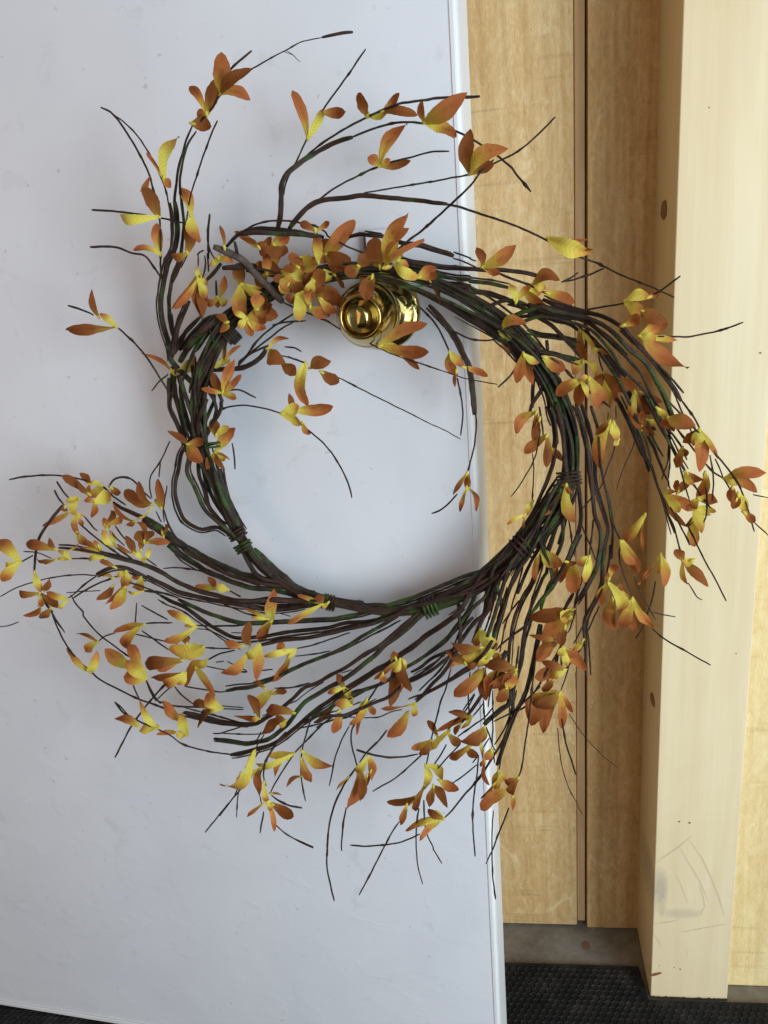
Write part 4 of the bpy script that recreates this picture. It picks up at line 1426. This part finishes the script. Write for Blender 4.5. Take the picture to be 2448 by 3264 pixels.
def tube_geo(path, radii, sides, closed_ends=True, lump=0.0, seed=0):
    vs, fs = [], []
    n = len(path)
    T = [(path[min(i + 1, n - 1)] - path[max(i - 1, 0)]).normalized() for i in range(n)]
    ref = T[0].orthogonal().normalized()
    for i in range(n):
        ref = (ref - T[i] * ref.dot(T[i]))
        if ref.length < 1e-6:
            ref = T[i].orthogonal()
        ref.normalize()
        bi = T[i].cross(ref)
        for k in range(sides):
            a = 2 * math.pi * k / sides
            r = radii[i]
            if lump:
                r *= 1 + lump * noise.noise(Vector((math.cos(a) * 1.2 + seed, math.sin(a) * 1.2, i * 0.45)))
            vs.append(path[i] + (ref * math.cos(a) + bi * math.sin(a)) * r)
    for i in range(n - 1):
        for k in range(sides):
            fs.append((i * sides + k, i * sides + (k + 1) % sides, (i + 1) * sides + (k + 1) % sides, (i + 1) * sides + k))
    if closed_ends:
        fs.append(tuple(range(sides))[::-1])
        fs.append(tuple((n - 1) * sides + k for k in range(sides)))
    return vs, fs

TW = []            # parsed twigs: dict
TWPTS = []         # (x, y, v) samples for leaves to attach to
def parse_twigs(txt):
    for ln in txt.strip().splitlines():
        hd, body = ln.split(':')
        hs = hd.split()
        w0, w1, kd = float(hs[0]), float(hs[1]), hs[2]
        z = None
        for h in hs[3:]:
            if h.startswith('z='):
                z = float(h[2:]) / 1000
        ch, pts = None, []
        for tok in body.split():
            if tok[0].isalpha():
                ch = tok[0]
            else:
                pts.append(conv(ch, tok))
        TW.append(dict(w0=w0, w1=w1, kd=kd, z=z, pts=pts))
parse_twigs(TWIG_TEXT)
# slimmer runners that lie beside the thick vines
for t_ in list(TW):
    if t_['kd'] == 'k' and t_['w0'] + t_['w1'] > 20 and len(t_['pts']) > 3:
        Lp = sum(math.dist(a, b) for a, b in zip(t_['pts'], t_['pts'][1:]))
        if Lp < 170 or sum(p[1] for p in t_['pts']) / len(t_['pts']) < 800:
            continue
        o1, o2 = rnd.choice((-1, 1)) * rnd.uniform(7, 16), rnd.uniform(-16, 16)
        q = []
        P_ = t_['pts']
        for i in range(len(P_)):
            a, b = P_[max(i - 1, 0)], P_[min(i + 1, len(P_) - 1)]
            l = math.dist(a, b) or 1
            f = i / (len(P_) - 1)
            o = o1 + (o2 - o1) * f
            q.append((P_[i][0] - (b[1] - a[1]) / l * o, P_[i][1] + (b[0] - a[0]) / l * o))
        TW.append(dict(w0=rnd.uniform(6, 9), w1=rnd.uniform(4, 6), kd='t', z=None, pts=q))
wr = empty('wreath', DOOR.hit(1180, 1950, 0.034))
tag(wr, 'twig wreath with yellow and orange fabric leaves, hung over the brass door knob', 'wreath')
geos = []
for ti, t in enumerate(TW):
    off = rnd.uniform(-0.007, 0.009) if t['w0'] + t['w1'] < 17 else rnd.uniform(-0.010, 0.012)
    pts = []
    for (x, y) in t['pts']:
        v = t['z'] if t['z'] is not None else zfield(x, y) + off
        pts.append((x, y, max(v, 0.006)))
    if t['kd'] == 'k' and t['w0'] + t['w1'] >= 17:            # vines leave the bundle: run their hidden ends into it
        for e in (0, -1):
            a, b = pts[e], pts[1 if e == 0 else -2]
            rd = ring_dist(a[0], a[1])
            if 2 < rd < 120:
                l = math.dist(a[:2], b[:2]) or 1
                qx, qy = a[0] + (a[0] - b[0]) / l * 70, a[1] + (a[1] - b[1]) / l * 70
                rp = min(RINGPTS, key=lambda r_: math.hypot(r_[0] - qx, r_[1] - qy))
                if math.hypot(rp[0] - a[0], rp[1] - a[1]) < 175 and ((rp[0] - a[0]) * (a[0] - b[0]) + (rp[1] - a[1]) * (a[1] - b[1])) > 0.80 * l * math.hypot(rp[0] - a[0], rp[1] - a[1]):
                    pts.insert(0 if e == 0 else len(pts), (rp[0], rp[1], Z_RING))
    sm = spline(pts, 9.0 if t['w0'] + t['w1'] < 17 else 12.0)
    for s_ in sm:
        TWPTS.append(s_)
    n = len(sm)
    L = sum(math.dist(sm[i][:2], sm[i + 1][:2]) for i in range(n - 1))
    path, rad = [], []
    thin = t['w0'] + t['w1'] < 17
    for i, (x, y, v) in enumerate(sm):
        if thin:                                              # little kinks
            x += 1.3 * noise.noise(Vector((i * 0.35, ti * 7.1, 0)))
            y += 1.3 * noise.noise(Vector((i * 0.35, ti * 7.1, 50)))
        else:
            x += 2.2 * noise.noise(Vector((i * 0.22, ti * 7.1, 0)))
            y += 2.2 * noise.noise(Vector((i * 0.22, ti * 7.1, 50)))
        P = P3(x, y, max(v, 0.004))
        w = (t['w0'] + (t['w1'] - t['w0']) * i / max(1, n - 1)) * (1.0 if thin else 1.02)
        if thin:
            w *= 1.0 + 0.16 * noise.noise(Vector((i * 0.6, ti * 3.3, 9)))
        path.append(P)
        if n - 1 - i < 2:
            w *= (0.72, 0.92)[n - 1 - i]
        if i < 2:
            w *= (0.72, 0.92)[i]
        rad.append(0.5 * w * px2m(P))
    if thin and t['kd'] == 't' and n > 10:                    # buds
        for _ in range(int(L / 170 + rnd.random())):
            k = rnd.randrange(3, n - 1)
            rad[k] *= rnd.uniform(1.25, 1.6)
            rad[k - 1] *= 1.2
    # slightly rounded ends
    vs, fs = tube_geo(path, rad, 6 if thin else 10, True, 0.10 if thin else 0.24, ti)
    geos.append((L * (t['w0'] + t['w1']) / 2, vs, fs, t['kd'], thin, tube_uv(path, 6 if thin else 10)))
# vines twisted round the ring itself
def ring_strand(s0, s1, phi0, twist, rho, w, green):
    k = max(8, int(abs(s1 - s0) * 190))
    path, rad = [], []
    for i in range(k + 1):
        s = s0 + (s1 - s0) * i / k
        x, y, R = ring_at(s)
        x2, y2, _ = ring_at(s + 0.002)
        tx, ty = x2 - x, y2 - y
        l = math.hypot(tx, ty) or 1
        nx, ny = -ty / l, tx / l
        ph = phi0 + twist * (s - s0) * 2 * math.pi
        q = rho * max(R - w * 0.55, 2)
        o = q * math.cos(ph)
        P = P3(x + nx * o, y + ny * o, Z_RING + q * math.sin(ph) * 0.00029 * 0.75)
        path.append(P)
        end = min(1.0, 0.45 + min(i, k - i) * 0.18)
        rad.append(0.5 * w * px2m(P) * end)
    vs, fs = tube_geo(path, rad, 8, True, 0.25, phi0 * 10)
    geos.append((w * k * 10, vs, fs, 'G' if green else 'k', False, tube_uv(path, 8)))
for i in range(88):
    s0 = i / 88 + rnd.uniform(-0.01, 0.01)
    s1 = s0 + rnd.uniform(0.16, 0.34)
    ring_strand(s0, s1, rnd.uniform(0, 6.28), rnd.choice((-1, 1)) * rnd.uniform(0.5, 2.4), rnd.uniform(0.25, 1.0), rnd.choice((rnd.uniform(5, 8), rnd.uniform(9, 14), rnd.uniform(10, 13))), rnd.random() < 0.35)
MATS = {'k': 'bark', 't': 'bark', 'w': 'bark_grey', 'g': 'thread_green', 'n': 'thread_tan', 'G': 'bark_green'}
order = sorted(range(len(geos)), key=lambda k: -geos[k][0])
LIMIT_T = 296
keep = set(order[:LIMIT_T])
rest_v, rest_f = [], []
rest_u = []
for gi, (sz, vs, fs, kd, thin, uvl) in enumerate(geos):
    mk = MATS[kd]
    if kd == 'k' and rnd.random() < 0.35:
        mk = 'bark_green'
    if gi in keep:
        o = make('twig', vs, fs, M[mk], wr, smooth=True, uvs=uvl)
        if kd == 'w':
            o['label'] = 'thick grey cut stem'
        if kd == 'g':
            o['label'] = 'thin green stem'
    else:
        b0 = len(rest_v)
        rest_v += vs
        rest_u += uvl
        rest_f += [tuple(q + b0 for q in f) for f in fs]
if rest_v:
    make('fine_twigs', rest_v, rest_f, M['bark'], wr, smooth=True, uvs=rest_u, kind='stuff')

# bindings of vine wound round the ring
def binding(x, y, dx, dy, R, loops, length, w, green=False, lab=None, lab_seed=0):
    """(dx, dy): run of the ring there; R half width of the bundle; all in survey pixels"""
    l = math.hypot(dx, dy)
    tx, ty = dx / l, dy / l
    nx, ny = -ty, tx
    rg = random.Random(int(x))
    path, rad = [], []
    K = int(loops * 18)
    for i in range(K + 1):
        a = 2 * math.pi * i / 18
        f = i / K - 0.5
        jit = 1.2 * noise.noise(Vector((i * 0.2, x, 0)))
        cx = x + tx * (f * length + jit) + nx * math.cos(a) * (R + jit)
        cy = y + ty * (f * length + jit) + ny * math.cos(a) * (R + jit)
        v = Z_RING + math.sin(a) * R * 0.00029 * 0.98
        P = P3(cx, cy, v)
        path.append(P)
        rad.append(0.5 * w * px2m(P))
    vs, fs = tube_geo(path, rad, 8, True, 0.15, x)
    make('binding', vs, fs, M['bark_green' if green else 'bark'], wr, smooth=True, uvs=tube_uv(path, 8))
binding(756, 1703, 42, 62, 27, 2.6, 26, 9)
binding(776, 1742, 42, 62, 27, 2.3, 24, 9, True)
binding(1057, 1922, 40, 8, 23, 2.4, 24, 8)
binding(1036, 1916, 40, 8, 22, 1.6, 12, 8, True)
binding(1370, 1935, 50, -22, 30, 3.6, 44, 9, True)
binding(1814, 1524, 5, 40, 37, 3.6, 40, 8)
binding(1800, 1545, 15, 40, 36, 1.6, 20, 8)
binding(735, 1065, -40, 40, 31, 4.4, 40, 10, True)
binding(1665, 1742, -40, 42, 42, 2.4, 40, 8)
binding(665, 1420, 10, 60, 36, 1.6, 20, 7, True)

# ---- leaves
YF = {'o': 0.30, 'y': 0.80, 'm': 0.50, 'r': 0.16}
GRID = {}
for p in TWPTS:
    GRID.setdefault((int(p[0] // 25), int(p[1] // 25)), []).append(p)
def near_v(x, y):
    best, bv = 1e9, None
    gx, gy = int(x // 25), int(y // 25)
    for i in (-1, 0, 1):
        for j in (-1, 0, 1):
            for p in GRID.get((gx + i, gy + j), ()):
                d = (p[0] - x) ** 2 + (p[1] - y) ** 2 - p[2] * 6000
                if d < best:
                    best, bv = d, p[2]
    return bv
def leaf_geo(B, T, wm, yf, rust, rg):
    """a fabric blade from B to T, folded along its midrib and arched"""
    ax = T - B
    L = ax.length
    ax.normalize()
    view = (CAM_POS - (B + T) / 2).normalized()
    side = ax.cross(view).normalized()
    nrm = side.cross(ax).normalized()
    roll = rg.uniform(-0.5, 0.5)
    side, nrm = (side * math.cos(roll) + nrm * math.sin(roll)), (nrm * math.cos(roll) - side * math.sin(roll))
    wm = wm / max(0.8, math.cos(roll))
    arch = rg.uniform(-0.30, 0.34)
    bend = rg.uniform(-0.13, 0.13)
    curl = rg.uniform(-0.75, 0.75)
    fold = rg.uniform(0.12, 0.45) * rg.choice((-1, 1, 1))
    wavea, wavef = rg.uniform(0.0, 0.05), rg.uniform(1.5, 3.5)
    peak = rg.uniform(0.45, 0.70)
    lean = rg.uniform(-0.12, 0.12)
    tipw = rg.choice((rg.uniform(0.42, 0.7), rg.uniform(0.55, 1.0)))
    nl, nw = 13, 6
    vs, uv, cl = [], [], []
    for i in range(nl + 1):
        t = i / nl
        if t < peak:
            w = 0.30 + 0.70 * math.sin(math.pi / 2 * (t / peak)) ** 1.3
        else:
            w = max(0.0, math.cos(math.pi / 2 * (t - peak) / (1 - peak))) ** tipw
        w *= wm * 0.5
        c = B + ax * (L * t) + side * (L * bend * math.sin(math.pi * t)) + nrm * (L * arch * math.sin(math.pi * t))
        tw = curl * t
        sd = side * math.cos(tw) + nrm * math.sin(tw)
        nd = nrm * math.cos(tw) - side * math.sin(tw)
        for j in range(nw + 1):
            s = -1 + 2 * j / nw
            fr_ = 1 + lean * s + (0.13 * noise.noise(Vector((t * 11, s * 3, L * 900))) if abs(s) > 0.6 else 0)
            off = abs(s) * w * fold * (1 - 0.4 * t) + L * wavea * math.sin(wavef * math.pi * t + s * 1.5) * abs(s)
            p = c + sd * (s * w * fr_) + nd * off
            h = (p - DOOR.o).dot(DOOR.n)
            if h < 0.002 and (p - DOOR.o).dot(DOOR.u) < DOOR_E + 0.01:
                p = p + DOOR.n * (0.002 - h)
            vs.append(p)
            uv.append((t * 3, s))
            cl.append((t, yf, rust, abs(s)))
    fs = []
    for i in range(nl):
        for j in range(nw):
            a = i * (nw + 1) + j
            fs.append((a, a + 1, a + nw + 2, a + nw + 1))
    return vs, fs, uv, cl
ALL = []
sprigs = []
for li, ln in enumerate(LEAF_TEXT.strip().splitlines()):
    parts = [p.strip() for p in ln.split('|')]
    hd = parts[0].split()
    ch = hd[0]
    bx, by = conv(ch, hd[1])
    z = None
    if len(hd) > 2:
        z = float(hd[2][2:]) / 1000
    rg = random.Random(li * 13 + 5)
    if z is None:
        z = near_v(bx, by)
        if z is None:
            z = zfield(bx, by)
        z = max(z + 0.003, 0.012)
    if ring_dist(bx, by) < 8 and len(hd) < 3:
        z = max(z, 0.052 + rg.uniform(-0.004, 0.010))      # leaves in front of the bundle
    B = P3(bx, by, z)
    mean = Vector((0, 0, 0))
    sp = dict(leaves=[], B=B)
    for q in parts[1:]:
        f = q.split(',')
        tx, ty = conv(ch, q)
        w = float(f[2]) * CROPS[ch][2] * (1.22 if ch in 'hq' else 1.0)
        kd = f[3].strip()
        ln2d = math.hypot(tx - bx, ty - by)
        tz = z + rg.uniform(-0.25, 0.45) * ln2d * 0.00029
        tz = max(tz, 0.006)
        if len(hd) > 2:
            tz = max(tz, z - 0.004)
        T = P3(tx, ty, tz)
        yf = YF[kd] + rg.uniform(-0.08, 0.08)
        rust = {'o': 0.32, 'y': 0.08, 'm': 0.22, 'r': 0.85}[kd] + rg.uniform(-0.12, 0.36)
        g = leaf_geo(B, T, w * px2m(B), yf, min(1.0, max(0.0, rust)), rg)
        sp['leaves'].append((w * ln2d, g, kd))
        mean += (T - B)
    sp['dir'] = mean.normalized() if mean.length > 1e-6 else Vector((0, 0, -1))
    sprigs.append(sp)
sizes = sorted((s for sp in sprigs for s, _, _ in sp['leaves']), reverse=True)
thr = sizes[297] if len(sizes) > 297 else -1
rv, rf, ru, rc = [], [], [], []
for si, sp in enumerate(sprigs):
    # the yellow sleeve that grips the twig
    p0 = sp['B'] - sp['dir'] * 0.0018
    p1 = sp['B'] + sp['dir'] * 0.0035
    path = [p0, p0.lerp(p1, 0.35), p0.lerp(p1, 0.7), p1]
    vs, fs = tube_geo(path, [0.0009, 0.0012, 0.0013, 0.0005], 7)
    sl = make('leaf_sprig', vs, fs, M['leaf'], wr, smooth=True, uvs=[(0, 0)] * len(vs), cols=[(0.0, 0.95, 0.1, 0.8)] * len(vs), origin=sp['B'])
    for (s, (vs, fs, uv, cl), kd) in sp['leaves']:
        if s > thr:
            lf = make('leaf', vs, fs, M['leaf'], sl, smooth=True, uvs=uv, cols=cl)
        else:
            b0 = len(rv)
            rv += vs
            rf += [tuple(a + b0 for a in f) for f in fs]
            ru += uv
            rc += cl
if rv:
    make('small_leaves', rv, rf, M['leaf'], wr, smooth=True, uvs=ru, cols=rc, kind='stuff')
